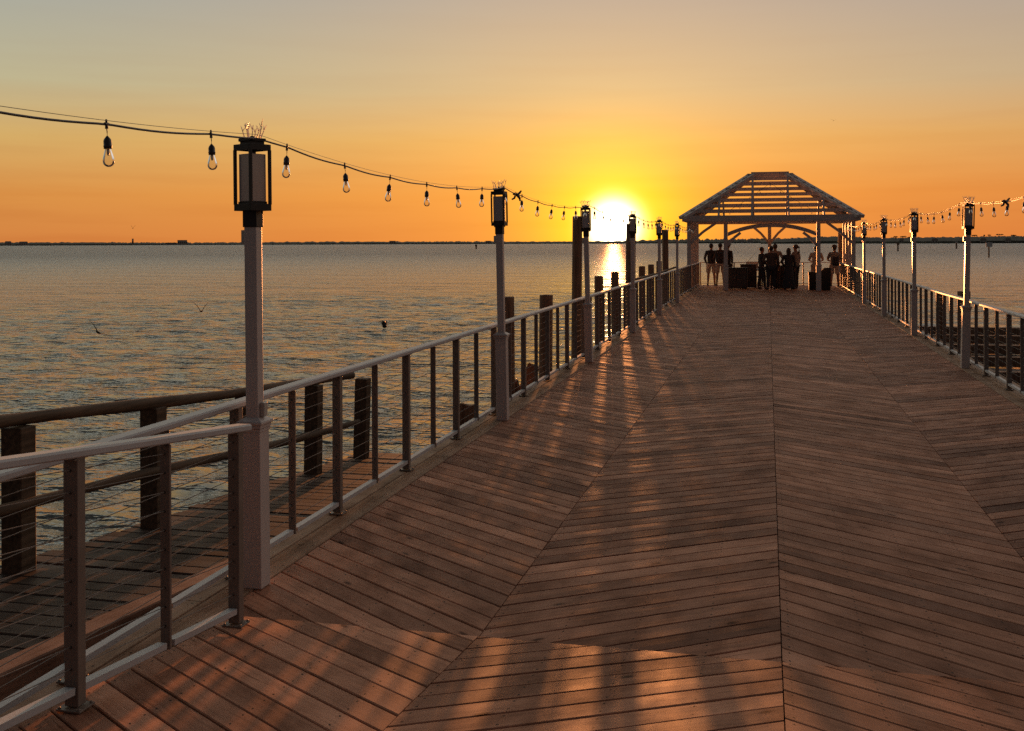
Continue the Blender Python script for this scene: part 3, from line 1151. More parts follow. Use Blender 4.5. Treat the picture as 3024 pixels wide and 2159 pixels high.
# broken timber outside the left rail
def plank_piece(label, loc, size, rot):
    bm = B()
    sx, sy, sz = size
    vs_ = box(bm, -sx / 2, sx / 2, -sy / 2, sy / 2, 0, sz)
    bmesh.ops.subdivide_edges(bm, edges=bm.edges[:], cuts=2, use_grid_fill=True)
    rs = random.Random(int(loc[1] * 31))
    for v in bm.verts:
        if v.co.z > sz * 0.95:
            v.co.z += rs.uniform(-0.05, 0.03) * sz
        v.co.x += rs.uniform(-0.008, 0.008)
    o = obj("broken_timber", bm, 'pile')
    o.location = loc
    o.rotation_euler = rot
    return tag(o, label, "broken timber", "broken timbers outside the left railing")


def at(px, py, x):
    """World point at lateral x seen at photo pixel (px, py), 2275 wide."""
    y = pier_y(px, x)
    d = y * 0.9724 - x * 0.2333
    return Vector((x, y, CAM_H - (py - 537.0 + (px - 1706) * 0.0035) * d / 2370))


p = at(1152, 893, -3.45)
plank_piece("broken plank leaning steeply up outside the left railing", (p.x, p.y, p.z - 0.04), (0.17, 0.06, 0.62), (0, R(22), R(-10)))
p = at(1030, 945, -3.35)
plank_piece("stubby broken block of timber low outside the railing, left of the second lamp post", (p.x, p.y, p.z - 0.12), (0.22, 0.12, 0.36), (0, R(4), R(6)))
p = at(1142, 870, -3.45)
plank_piece("jagged splintered stump at the foot of the pile behind the second lamp post", (p.x + 0.02, p.y, p.z - 0.2), (0.14, 0.10, 0.36), (0, R(-8), 0))
bm = B()
beam(bm, at(1022, 975, -3.25), at(1175, 880, -3.25), 0.10, 0.12)
tag(obj("broken_timber", bm, 'pile'), "low horizontal beam joining the broken timbers outside the left railing", "broken timber", "broken timbers outside the left railing")


# ------------------------------------------------------------------ lower gangway on the left
gz = lambda y: -0.03 - 0.072 * y
g = thing("gangway", "lower timber gangway with log handrails, left of the pier railing", "gangway", (0, 0, 0))
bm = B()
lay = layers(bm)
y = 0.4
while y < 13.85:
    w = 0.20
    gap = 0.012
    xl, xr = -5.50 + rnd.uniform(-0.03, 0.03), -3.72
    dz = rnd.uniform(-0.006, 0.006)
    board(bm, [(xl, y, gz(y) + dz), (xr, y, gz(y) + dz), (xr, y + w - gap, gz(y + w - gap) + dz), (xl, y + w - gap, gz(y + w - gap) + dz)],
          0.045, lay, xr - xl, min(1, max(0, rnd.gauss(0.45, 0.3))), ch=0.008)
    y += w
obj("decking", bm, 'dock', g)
bm = B()
lay = layers(bm)
for a, b in ((0.5, 4.4), (4.41, 8.6), (8.61, 13.8)):
    board(bm, [(-3.70, a, gz(a) + 0.10), (-3.70, b, gz(b) + 0.10), (-3.86, b, gz(b) + 0.10), (-3.86, a, gz(a) + 0.10)], 0.14, lay, b - a, 0.7, ch=0.008)
obj("curb_beam", bm, 'curb', g)
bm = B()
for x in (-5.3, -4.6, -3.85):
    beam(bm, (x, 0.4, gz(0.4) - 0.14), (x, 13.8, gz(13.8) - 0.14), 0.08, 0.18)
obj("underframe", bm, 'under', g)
GP = [3.2, 4.95, 6.70, 8.45, 10.15, 11.85, 13.4]
for i, y in enumerate(GP):
    bm = B()
    box(bm, -0.085, 0.085, -0.085, 0.085, -1.2, 1.06, 0, 0.010)
    o = obj("post", bm, 'log', g)
    o.location = (-5.30, y, gz(y))
    o.rotation_euler = (0, (-0.02, 0.01, 0.0, 0.0, 0.01, 0.015, 0.03)[i], 0)
for nm, h, r in (("top_log_rail", 1.10, 0.05), ("middle_log_rail", 0.50, 0.042)):
    bm = B()
    pts, rad = [], []
    y = 1.5
    while y <= 13.5:
        pts.append((-5.30 + (0.09 if h < 1 else 0) + 0.012 * math.sin(y * 1.3 + h), y, gz(y) + h + 0.012 * math.sin(y * 0.9 + 2 * h)))
        rad.append(r * (1 + 0.10 * math.sin(y * 2.3 + h)))
        y += 0.4
    tube(bm, pts, rad, 12)
    obj(nm, bm, 'log', g)

# ------------------------------------------------------------------ old dock on the right
g = thing("old_dock", "low dark open-framed dock seen through the right railing", "dock", (0, 0, 0))
bm = B()
for i in range(9):
    y = 12.5 + i * 3.2
    beam(bm, (3.7, y, -1.12), (13.0, y + 0.1, -1.12), 0.30, 0.24)
obj("cross_beams", bm, 'pile', g)
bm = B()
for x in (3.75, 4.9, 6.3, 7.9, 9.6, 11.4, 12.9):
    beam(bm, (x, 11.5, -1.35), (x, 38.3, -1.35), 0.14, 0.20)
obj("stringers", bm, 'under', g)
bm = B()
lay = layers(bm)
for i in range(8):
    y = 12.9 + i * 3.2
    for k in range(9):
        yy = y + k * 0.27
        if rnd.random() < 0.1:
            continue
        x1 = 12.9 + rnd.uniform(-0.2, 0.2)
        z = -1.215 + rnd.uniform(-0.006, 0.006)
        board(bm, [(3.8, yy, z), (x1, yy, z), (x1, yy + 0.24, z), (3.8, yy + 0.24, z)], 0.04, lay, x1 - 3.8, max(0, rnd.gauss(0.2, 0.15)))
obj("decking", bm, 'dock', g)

# ------------------------------------------------------------------ pavilion
XL, XR, YF, YB = -3.19, 3.34, 41.4, 47.0
ZE, ZR = 2.80, 4.57
XR0, XR1, YC = -0.62, 0.80, 44.2
pv = thing("pavilion", "open white timber pavilion with slatted hip roof at the end of the pier", "pavilion", (0, 0, 0))


def zside(p):  # height of left/right slope
    return None


posts = [(-2.98, 41.9), (-2.98, 43.5), (-2.98, 45.1), (-2.98, 46.7), (3.12, 41.9), (3.12, 43.5), (3.12, 45.1), (3.12, 46.7),
         (-1.58, 41.9), (1.86, 41.9), (0.07, 46.7)]
for x, y in posts:
    bm = B()
    box(bm, -0.072, 0.072, -0.072, 0.072, 0, 2.62, 0, 0.008)
    o = obj("post", bm, 'pav', pv)
    o.location = (x, y, 0.005)
    bm = B()
    box(bm, -0.092, 0.092, -0.092, 0.092, 0.0, 0.93, 0, 0.008)
    box(bm, -0.104, 0.104, -0.104, 0.104, 0.931, 0.965, 0, 0.006)
    obj("post_sleeve", bm, 'pav', o)
bm = B()
for y in (41.9, 46.7):
    beam(bm, (-3.1, y, 2.725), (3.24, y, 2.725), 0.14, 0.20)
for x in (-2.98, 3.12):
    beam(bm, (x, 41.975, 2.72), (x, 46.625, 2.72), 0.14, 0.20)
obj("ring_beam", bm, 'pav', pv)
bm = B()   # fascia boards round the eaves
beam(bm, (XL, YF, ZE - 0.03), (XR, YF, ZE - 0.03), 0.035, 0.22)
beam(bm, (XL, YB, ZE - 0.03), (XR, YB, ZE - 0.03), 0.035, 0.22)
beam(bm, (XL, YF + 0.02, ZE - 0.032), (XL, YB - 0.02, ZE - 0.032), 0.035, 0.22)
beam(bm, (XR, YF + 0.02, ZE - 0.032), (XR, YB - 0.02, ZE - 0.032), 0.035, 0.22)
obj("fascia", bm, 'pav', pv)
# side slopes: courses of overlapping boards, solid
for side, xe, xr in ((-1, XL, XR0), (1, XR, XR1)):
    bm = B()
    n = 20
    for i in range(n):
        u0, u1 = i / n, min(1.0, (i + 1.12) / n)
        ya0, yb0 = YF + (YC - YF) * u0 - 0.06, YB + (YC - YB) * u0 + 0.06
        ya1, yb1 = YF + (YC - YF) * u1 - 0.06, YB + (YC - YB) * u1 + 0.06
        xx0, xx1 = xe + (xr - xe) * u0, xe + (xr - xe) * u1
        z0_, z1_ = ZE + (ZR - ZE) * u0, ZE + (ZR - ZE) * u1
        lift = 0.052
        q = [(xx0, ya0, z0_ + lift + 0.02), (xx0, yb0, z0_ + lift + 0.02), (xx1, yb1, z1_ + lift - 0.01), (xx1, ya1, z1_ + lift - 0.01)]
        top = [bm.verts.new(v) for v in q]
        bot = [bm.verts.new((v[0], v[1], v[2] - 0.028)) for v in q]
        bm.faces.new(top)
        bm.faces.new(bot[::-1])
        for k in range(4):
            bm.faces.new((top[k], bot[k], bot[(k + 1) % 4], top[(k + 1) % 4]))
    bmesh.ops.recalc_face_normals(bm, faces=bm.faces[:])
    obj("roof_slope", bm, 'roof', pv)
for (xe, ye, xr) in ((XL, YF, XR0), (XR, YF, XR1), (XL, YB, XR0), (XR, YB, XR1)):
    bm = B()
    beam(bm, (xe, ye, ZE), (xr, YC, ZR), 0.40, 0.12)
    obj("hip_rafter", bm, 'pav', pv)
bm = B()
beam(bm, (XR0 - 0.03, YC, ZR - 0.02), (XR1 + 0.03, YC, ZR - 0.02), 0.10, 0.27)
obj("ridge_board", bm, 'pav', pv)
for ye in (YF, YB):
    sgn = 1 if ye == YF else -1
    for x in (XR0 + 0.03, XR1 - 0.03):
        bm = B()
        beam(bm, (x, ye, ZE - 0.01), (x, YC, ZR - 0.01), 0.07, 0.14)
        obj("rafter", bm, 'pav', pv)
    for x in (-1.83, 2.05):
        f = (x - XL) / (XR0 - XL) if x < 0 else (XR - x) / (XR - XR1)
        bm = B()
        beam(bm, (x, ye, ZE - 0.01), (x, ye + (YC - ye) * f, ZE + (ZR - ZE) * f - 0.01), 0.07, 0.14)
        obj("rafter", bm, 'pav', pv)
    n = 8
    for i in range(1, n):
        u = i / n - 0.01 + (0.0 if ye == YF else 0.06)
        y = ye + (YC - ye) * u
        z = ZE + (ZR - ZE) * u + 0.055
        x0 = XL + (XR0 - XL) * u
        x1 = XR + (XR1 - XR) * u
        bm = B()
        beam(bm, (x0, y, z), (x1, y, z), 0.06, 0.125)
        obj("purlin", bm, 'pav', pv)
# arched brace of the front and knee braces


def arch(bm, xa, xb, y, z0, z1, depth):
    n = 28
    prev = None
    for i in range(n + 1):
        sx_ = 2 * i / n - 1
        zt = z0 + (z1 - z0) * (1 - abs(sx_) ** 2.2)
        x = xa + (xb - xa) * i / n
        ring = [bm.verts.new((x, y - 0.037, zt - depth / 2)), bm.verts.new((x, y + 0.037, zt - depth / 2)),
                bm.verts.new((x, y + 0.037, zt + depth / 2)), bm.verts.new((x, y - 0.037, zt + depth / 2))]
        if prev:
            for k in range(4):
                bm.faces.new((prev[k], prev[(k + 1) % 4], ring[(k + 1) % 4], ring[k]))
        else:
            bm.faces.new(ring[::-1])
        prev = ring
    bm.faces.new(prev)
    bmesh.ops.recalc_face_normals(bm, faces=bm.faces[:])


bm = B()
arch(bm, -1.50, 1.78, 41.9, 2.16, 2.50, 0.15)
obj("arched_brace", bm, 'pav', pv)


def brace(a, b, w=0.08, h=0.10):
    bm = B()
    a, b = Vector(a), Vector(b)
    mid = (a + b) / 2 + Vector((0, 0, 0.05))
    beam(bm, a, mid, w, h)
    beam(bm, mid, b, w, h)
    obj("knee_brace", bm, 'pav', pv)


brace((-1.53, 41.9, 1.72), (-1.02, 41.9, 2.22))
brace((1.81, 41.9, 1.72), (1.30, 41.9, 2.22))
brace((-2.93, 41.9, 1.82), (-1.95, 41.9, 2.60))
brace((3.07, 41.9, 1.82), (2.15, 41.9, 2.60))
brace((0.12, 46.7, 1.85), (0.72, 46.7, 2.50))
brace((0.02, 46.7, 1.85), (-0.60, 46.7, 2.50))
for x in (-2.98, 3.12):
    for ya, yb in ((41.97, 42.6), (43.43, 42.85), (43.57, 44.2), (45.03, 44.4), (45.17, 45.8), (46.63, 46.0)):
        brace((x, ya, 1.95), (x, yb, 2.55), 0.06, 0.08)
bm = B()
for y in (43.5, 45.1):
    beam(bm, (-2.9, y, 2.72), (3.04, y, 2.72), 0.09, 0.14)
obj("tie_beam", bm, 'pav', pv)
for ra, rb in (((-1.2, 43.2), (-2.75, 42.4)), ((1.2, 43.2), (2.9, 42.4)), ((0.1, 44.2), (1.6, 43.0))):
    pass
# small bulb string under the pavilion roof
ps = thing("string_lights", "short bulb string draped inside the pavilion roof", "string lights", (0.1, 43.0, 0), group="bulb strings hung from post to post")
bm = B()
pts = [Vector((-2.6 + 5.2 * k / 40, 0, 2.62 + 1.55 * (1 - abs(2 * k / 40 - 1)) - 0.12 * math.sin(math.pi * ((k / 20) % 1)))) for k in range(41)]
tube(bm, pts, 0.006, 5)
obj("cord", bm, 'rubber', ps)
for k in range(2, 40, 3):
    s = bpy.data.objects.new("bulb_socket", SOCK)
    COL.objects.link(s)
    s.parent = ps
    s.location = pts[k]
    b = bpy.data.objects.new("bulb", BULB)
    COL.objects.link(b)
    b.parent = s


# ------------------------------------------------------------------ things under the pavilion
def px_x(px, y):
    """lateral x at pier distance y seen at photo column px"""
    a = (px - 1706) * 0.9724 / 2370
    return a * 0.9724 * y / (1 + a * 0.2333)


def cabinet(label, loc, w, d, h, doors=2, m='wicker', top=0.03, cat="cabinet"):
    t = thing("serving_cabinet", label, cat, loc)
    bm = B()
    box(bm, -w / 2, w / 2, -d / 2, d / 2, 0.03, h - top - 0.001, 0, 0.01)
    for sx in (-1, 1):
        for sy in (-1, 1):
            box(bm, sx * (w / 2 - 0.06) - 0.03, sx * (w / 2 - 0.06) + 0.03, sy * (d / 2 - 0.06) - 0.03, sy * (d / 2 - 0.06) + 0.03, 0.0, 0.029)
    obj("carcass", bm, m, t)
    bm = B()
    box(bm, -w / 2 - 0.02, w / 2 + 0.02, -d / 2 - 0.02, d / 2 + 0.02, h - top, h, 0, 0.006)
    obj("worktop", bm, 'bin', t)
    for k in range(doors):
        bm = B()
        x0 = -w / 2 + 0.03 + k * (w - 0.06) / doors
        x1 = x0 + (w - 0.06) / doors - 0.015
        box(bm, x0, x1, -d / 2 - 0.018, -d / 2 - 0.001, 0.08, h - top - 0.04, 0, 0.004)
        o = obj("door", bm, m, t)
        bm = B()
        box(bm, x1 - 0.07, x1 - 0.05, -d / 2 - 0.035, -d / 2 - 0.0185, h * 0.45, h * 0.6)
        obj("handle", bm, 'cable', o)
    return t


cabinet("long dark serving cabinet against the pavilion's left front post", (px_x(1637, 43.4), 43.4, 0.004), 0.82, 0.6, 0.84, 2)
cabinet("smaller dark cabinet with a raised top beside the long one", (px_x(1663, 44.3), 44.3, 0.004), 0.64, 0.5, 0.96, 1)
cabinet("dark low cabinet behind the long haired woman", (px_x(1736, 44.0), 44.0, 0.004), 0.5, 0.5, 0.92, 1)


def bin_(label, loc, w, d, h, slope, rz=0):
    t = thing("rubbish_bin", label, "rubbish bin", loc, rz)
    bm = B()
    vs_ = box(bm, -w / 2, w / 2, -d / 2, d / 2, 0.0, h * 0.8, 0, 0)
    for v in bm.verts:
        if v.co.z < 0.01:
            v.co.x *= 0.94
            v.co.y *= 0.88
    obj("body", bm, 'bin', t)
    bm = B()
    q = [(-w / 2 - .01, -d / 2 - .01, h * .8 + .002), (w / 2 + .01, -d / 2 - .01, h * .8 + .002), (w / 2 + .01, d / 2 + .01, h * .8 + .002), (-w / 2 - .01, d / 2 + .01, h * .8 + .002),
         (-w / 2 - .01 + (slope if slope > 0 else 0), -d / 2, h), (w / 2, -d / 2, h), (w / 2, d / 2, h), (-w / 2 - .01 + (slope if slope > 0 else 0), d / 2, h)]
    v = [bm.verts.new(c) for c in q]
    for f in ((3, 2, 1, 0), (4, 5, 6, 7), (0, 1, 5, 4), (1, 2, 6, 5), (2, 3, 7, 6), (3, 0, 4, 7)):
        bm.faces.new([v[i] for i in f])
    obj("lid", bm, 'bin', t)
    return t


bin_("tall black bin with a sloping top right of the pavilion's right front post", (px_x(1832, 42.6), 42.6, 0.004), 0.43, 0.42, 0.86, 0.22)
bin_("narrow dark bin partly hidden left of the pavilion's right front post", (px_x(1805, 42.8), 42.8, 0.004), 0.30, 0.4, 0.70, 0.0)
# picnic bench
t = thing("picnic_bench", "dark picnic bench seen between the legs of the standing people", "bench", (0.35, 44.6, 0.004))
bm = B()
box(bm, -0.85, 0.85, -0.16, 0.16, 0.42, 0.46, 0, 0.005)
obj("seat", bm, 'wicker', t)
bm = B()
box(bm, -0.85, 0.85, 0.25, 0.95, 0.70, 0.74, 0, 0.005)
obj("tabletop", bm, 'wicker', t)
for x in (-0.65, 0.65):
    bm = B()
    beam(bm, (x, -0.1, 0.0), (x, 0.45, 0.70), 0.06, 0.08)
    beam(bm, (x + 0.061, 1.2, 0.0), (x + 0.061, 0.65, 0.70), 0.06, 0.08)
    beam(bm, (x - 0.061, -0.1, 0.38), (x - 0.061, 1.2, 0.38), 0.06, 0.08)
    obj("leg", bm, 'wicker', t)
bm = B()
box(bm, -0.26, 0.26, -0.01, 0.01, 0.0, 0.40, 0, 0.003)
o = obj("notice_board", bm, 'sign')
o.location = (-0.66, Y_END - 0.215, 0.62)
tag(o, "blank pale notice board fixed to the end railing", "notice board")
# fishing rod leaning on the end rail
bm = B()
tube(bm, [(0, 0, 0), (0.25, 0.15, 0.35), (0.62, 0.35, 0.78)], [0.012, 0.008, 0.003], 6)
o = obj("fishing_rod", bm, 'bin')
o.location = (-1.05, 46.5, 0.72)
tag(o, "thin fishing rod leaning out over the cabinets", "fishing rod")


# ------------------------------------------------------------------ people
def skinned(name, verts, edges, radii, m, parent, root=0, sub=2):
    me = bpy.data.meshes.new(name)
    me.from_pydata([tuple(v) for v in verts], edges, [])
    me.materials.append(MT[m])
    o = bpy.data.objects.new(name, me)
    COL.objects.link(o)
    md = o.modifiers.new("skin", 'SKIN')
    md.use_smooth_shade = True
    for i, r in enumerate(radii):
        s = me.skin_vertices[0].data[i]
        s.radius = r if isinstance(r, tuple) else (r, r)
        s.use_root = (i == root)
    sb = o.modifiers.new("sub", 'SUBSURF')
    sb.levels = sub
    sb.render_levels = sub
    dg = bpy.context.evaluated_depsgraph_get()
    ev = o.evaluated_get(dg)
    me2 = bpy.data.meshes.new_from_object(ev)
    o.modifiers.clear()
    o.data = me2
    o.parent = parent
    return o


class Sk:
    def __init__(s):
        s.v, s.e, s.r = [], [], []

    def add(s, p, r, parent=None):
        s.v.append(Vector(p))
        s.r.append(r)
        if parent is not None:
            s.e.append((parent, len(s.v) - 1))
        return len(s.v) - 1


def person(label, loc, face, h=1.72, top='cloth_black', bottom='cloth_black', shorts=False, hair='short', hat=None,
           arms=('down', 'down'), build=1.0, skirt=False, stride=0.05, head_turn=0.0):
    """face: heading in radians, 0 looks along +Y (away). x right, y forward."""
    t = thing("person", label, "person", loc, face, "people standing under the pavilion")
    k = h / 1.72
    b = build
    S = Sk()
    pel = S.add((0, 0, 0.93), (0.115 * b, 0.085 * b))
    sp = S.add((0, 0.0, 1.10), (0.105 * b, 0.078 * b), pel)
    ch = S.add((0, 0.0, 1.28), (0.120 * b, 0.085 * b), sp)
    ub = S.add((0, 0.0, 1.38), (0.095 * b, 0.070 * b), ch)
    nk = S.add((0, 0.01, 1.46), 0.052, ub)
    hd0 = S.add((0, 0.025, 1.535), (0.062, 0.070), nk)
    hd1 = S.add((0, 0.022, 1.60), (0.076, 0.088), hd0)
    hd2 = S.add((0, 0.012, 1.665), (0.066, 0.080), hd1)
    hd3 = S.add((0, 0.008, 1.70), (0.038, 0.046), hd2)
    ct, st = math.cos(head_turn), math.sin(head_turn)

    def turn(p):
        return Vector((p[0] * ct - p[1] * st, p[0] * st + p[1] * ct, p[2]))
    nose = S.add(turn((0, 0.118, 1.585)), 0.012, hd1)
    for sg in (-1, 1):
        S.add(turn((sg * 0.084, 0.0, 1.595)), (0.012, 0.02), hd1)
    hands = []
    for sg, pose in zip((-1, 1), arms):
        sh = S.add((sg * 0.160 * b, 0, 1.385), 0.048, ub)
        if pose == 'down':
            el_, wr = (sg * 0.215 * b, -0.02, 1.12), (sg * 0.225 * b, 0.05, 0.88)
        elif pose == 'front':     # forearms raised in front, holding something
            el_, wr = (sg * 0.215 * b, 0.02, 1.12), (sg * 0.10, 0.24, 1.16)
        elif pose == 'rail':      # leaning on the rail
            el_, wr = (sg * 0.25 * b, 0.10, 1.12), (sg * 0.15, 0.30, 1.04)
        elif pose == 'hip':
            el_, wr = (sg * 0.255 * b, -0.05, 1.13), (sg * 0.17, 0.10, 0.98)
        elif pose == 'around':    # round a neighbour's back
            el_, wr = (sg * 0.245 * b, -0.03, 1.17), (sg * 0.40, -0.12, 1.05)
        elif pose == 'pocket':
            el_, wr = (sg * 0.235 * b, -0.06, 1.12), (sg * 0.19, 0.05, 0.90)
        e_ = S.add(el_, 0.038, sh)
        w_ = S.add(wr, 0.027, e_)
        d = (Vector(wr) - Vector(el_)).normalized()
        pm_ = S.add(Vector(wr) + d * 0.05, (0.034, 0.018), w_)
        hands.append((Vector(wr), d, sg, pm_))
        side = d.cross(Vector((0, 1, 0.2)))
        side.normalize()
        base = Vector(wr) + d * 0.075
        for fi, (off, fl) in enumerate(((-0.026, 0.062), (-0.009, 0.075), (0.009, 0.070), (0.026, 0.052))):
            f0 = S.add(base + side * off, 0.0095, pm_)
            f1 = S.add(base + side * off + d * fl * 0.55 + Vector((0, 0.006, 0)), 0.0085, f0)
            S.add(base + side * off * 0.95 + d * fl + Vector((0, 0.020, -0.004)), 0.0075, f1)
        th = S.add(Vector(wr) + d * 0.028 - side * 0.034, 0.0105, pm_)
        S.add(Vector(wr) + d * 0.060 - side * 0.052 + Vector((0, 0.01, 0)), 0.009, th)
    for sg in (-1, 1):
        hp = S.add((sg * 0.09 * b, 0, 0.88), 0.088 * b, pel)
        kn_ = S.add((sg * (0.10 + stride * 0.3), 0.02 + sg * stride * 0.5, 0.49), 0.058, hp)
        cf = S.add((sg * (0.105 + stride * 0.4), -0.005 + sg * stride * 0.7, 0.34), 0.055, kn_)
        an = S.add((sg * (0.11 + stride * 0.5), -0.01 + sg * stride, 0.085), 0.036, cf)
        ft = S.add((sg * (0.12 + stride * 0.5), 0.06 + sg * stride, 0.038), (0.042, 0.034), an)
        S.add((sg * (0.13 + stride * 0.5), 0.145 + sg * stride, 0.030), (0.038, 0.026), ft)
    for v in S.v:
        v *= k
    # feet exactly on the deck
    skinned("body", S.v, S.e, S.r, 'skin', t)
    # shirt
    C = Sk()
    g_ = 1.13
    cz = C.add((0, 0, 0.83), (0.158 * b, 0.125 * b))
    c0 = C.add((0, 0, 0.94), (0.160 * b, 0.125 * b), cz)
    c1 = C.add((0, 0, 1.08), (0.152 * b, 0.120 * b), c0)
    c2 = C.add((0, 0, 1.28), (0.155 * b, 0.125 * b), c1)
    c3 = C.add((0, 0, 1.385), (0.125 * b, 0.10 * b), c2)
    C.add((0, 0.005, 1.445), 0.062, c3)
    for sg, pose, (wr, d, _, _) in zip((-1, 1), arms, hands):
        sh = C.add((sg * 0.160 * b, 0, 1.375), 0.074, c3)
        el_ = wr - d * 0.25
        full = top in ('cloth_black', 'cloth_brown')
        e_ = C.add(Vector(S.v[0]) * 0 + el_, 0.055, sh)
        if full:
            C.add(wr - d * 0.01, 0.044, e_)
    for v in C.v:
        v *= k
    skinned("shirt", C.v, C.e, C.r, top, t, 0)
    # trousers, shorts or skirt
    if skirt:
        bm = B()
        lathe(bm, [(0.13, 0.98), (0.150, 0.90), (0.172, 0.80), (0.180, 0.60), (0.20, 0.35), (0.235, 0.10), (0.24, 0.06), (0.22, 0.065)], 24, 0, sy=0.80)
        for v in bm.verts:
            a = math.atan2(v.co.y, v.co.x)
            f = 1 + 0.05 * math.sin(a * 7) * max(0, (0.8 - v.co.z))
            v.co.x *= f * b
            v.co.y *= f * b
            v.co *= k
        obj("skirt", bm, bottom, t, True)
    else:
        Q = Sk()
        q0 = Q.add((0, 0, 0.95), (0.140 * b, 0.108 * b))
        for sg in (-1, 1):
            q1 = Q.add((sg * 0.095 * b, 0, 0.85), 0.108 * b, q0)
            if shorts:
                q2 = Q.add((sg * (0.10 + stride * 0.3), 0.015, 0.62), 0.098 * b, q1)
                Q.add((sg * (0.105 + stride * 0.3), 0.015, 0.50), 0.098 * b, q2)
            else:
                q2 = Q.add((sg * (0.10 + stride * 0.3), 0.02 + sg * stride * 0.5, 0.49), 0.074, q1)
                Q.add((sg * (0.11 + stride * 0.5), -0.01 + sg * stride, 0.085), 0.060, q2)
        for v in Q.v:
            v *= k
        skinned("shorts" if shorts else "trousers", Q.v, Q.e, Q.r, bottom, t, 0)
    # shoes
    for sg in (-1, 1):
        H_ = Sk()
        a0 = H_.add((sg * (0.11 + stride * 0.5), -0.035 + sg * stride, 0.050), (0.046, 0.046))
        a1 = H_.add((sg * (0.12 + stride * 0.5), 0.06 + sg * stride, 0.044), (0.050, 0.042), a0)
        H_.add((sg * (0.13 + stride * 0.5), 0.155 + sg * stride, 0.036), (0.044, 0.032), a1)
        for v in H_.v:
            v *= k
        skinned("shoe", H_.v, H_.e, H_.r, 'cloth_black', t, 0)
    # hair
    bm = B()
    bmesh.ops.create_uvsphere(bm, u_segments=18, v_segments=12, radius=1.0)
    for v in bm.verts:
        p = v.co.copy()
        v.co = Vector((p.x * 0.090, p.y * 0.104 - 0.004, p.z * 0.098))
        if p.y > 0.35 and p.z < 0.45:       # keep the face free
            v.co.y = min(v.co.y, 0.030)
        if hair == 'long' and p.z < 0:
            back = max(0.0, 0.25 - p.y)
            v.co.z += p.z * 0.26 * min(1, back * 2.2)
            v.co.x *= 1.12
        v.co = turn(v.co + Vector((0, 0.005, 1.628))) * k
    obj("hair", bm, 'hair_dark', t, True)
    if hair == 'tail':
        bm = B()
        tube(bm, [turn((0, -0.08, 1.66)) * k, turn((0, -0.15, 1.60)) * k, turn((0, -0.15, 1.45)) * k, turn((0, -0.12, 1.33)) * k], [0.022, 0.034, 0.030, 0.010], 10)
        obj("ponytail", bm, 'hair_dark', t, True)
    if hat:
        bm = B()
        if hat == 'bucket':
            lathe(bm, [(0.168, 1.640), (0.160, 1.646), (0.108, 1.665), (0.100, 1.70), (0.090, 1.745), (0.05, 1.757), (0, 1.760)], 24, 0, (0, 0.004, 0))
        else:
            lathe(bm, [(0.100, 1.655), (0.100, 1.69), (0.085, 1.73), (0.05, 1.752), (0, 1.757)], 20, 0, (0, 0.004, 0), sy=1.1)
            tube(bm, [(0, 0.08, 1.662), (0, 0.14, 1.664), (0, 0.19, 1.655)], [0.075, 0.070, 0.04], 14)
            for v in bm.verts:
                if v.co.y > 0.118:
                    v.co.z = 1.660 + (v.co.z - 1.660) * 0.12
        for v in bm.verts:
            v.co = turn(v.co) * k
        obj("hat", bm, 'cloth_brown', t, True)
    return t


def backpack(label, loc, rz, s=1.0):
    t = thing("backpack", label, "backpack", loc, rz)
    bm = B()
    box(bm, -0.15 * s, 0.15 * s, -0.15 * s, 0.0, 0, 0.42 * s, 0, 0.05 * s)
    obj("bag", bm, 'cloth_black', t, True)
    bm = B()
    box(bm, -0.11 * s, 0.11 * s, -0.20 * s, -0.14 * s, 0.04 * s, 0.24 * s, 0, 0.03 * s)
    obj("front_pocket", bm, 'cloth_black', t, True)
    bm = B()
    for sx in (-1, 1):
        tube(bm, [(sx * 0.10 * s, -0.02, 0.38 * s), (sx * 0.10 * s, 0.10 * s, 0.44 * s), (sx * 0.10 * s, 0.24 * s, 0.34 * s)], 0.018, 6)
    obj("straps", bm, 'cloth_black', t)
    return t


FL = 0.008



y_ = 45.9
person("man in black jacket and long pale shorts at the railing, leftmost of everyone", (px_x(1580, y_), y_, FL), 0.05, 1.80, 'cloth_black', 'cloth_pale', shorts=True, arms=('pocket', 'around'), build=1.12)
person("man wearing a backpack and long pale shorts beside the leftmost man", (px_x(1600, y_ - .1), y_ - .1, FL), 0.0, 1.82, 'cloth_brown', 'cloth_pale', shorts=True, arms=('down', 'front'), build=1.08)
backpack("dark backpack on the man beside the leftmost man", (px_x(1598, y_ - .24), y_ - .27, 1.02), 0.0)
person("man in a peaked cap mostly hidden by the pavilion's left front post", (px_x(1616, y_ + .2), y_ + .2, FL), -0.5, 1.80, 'cloth_black', 'cloth_black', hat='cap', arms=('down', 'pocket'), build=1.05, head_turn=-0.9)
y_ = 42.6
person("man in dark clothes turned sideways, left of the central group", (px_x(1692, 43.1), 43.1, FL), -1.15, 1.66, 'cloth_black', 'cloth_black', arms=('down', 'front'), build=0.9, stride=0.08)
person("broad man in dark jacket with his back to us in the centre of the group", (px_x(1713, y_), y_, FL), 0.15, 1.70, 'cloth_brown', 'cloth_black', arms=('hip', 'down'), build=1.25)
person("taller man in a grey shirt standing behind the broad man", (px_x(1722, 43.6), 43.6, FL), 0.0, 1.78, 'cloth_grey', 'cloth_brown', arms=('down', 'hip'), build=1.15)
person("woman with long dark hair in a long dark dress, right of the central group", (px_x(1752, 42.7), 42.7, FL), 0.1, 1.62, 'cloth_black', 'cloth_black', hair='long', skirt=True, arms=('hip', 'down'), build=1.12)
person("woman with a ponytail looking left at the long haired woman", (px_x(1768, 43.2), 43.2, FL), 0.9, 1.76, 'cloth_grey', 'cloth_black', hair='tail', arms=('front', 'down'), build=0.95, stride=0.07)
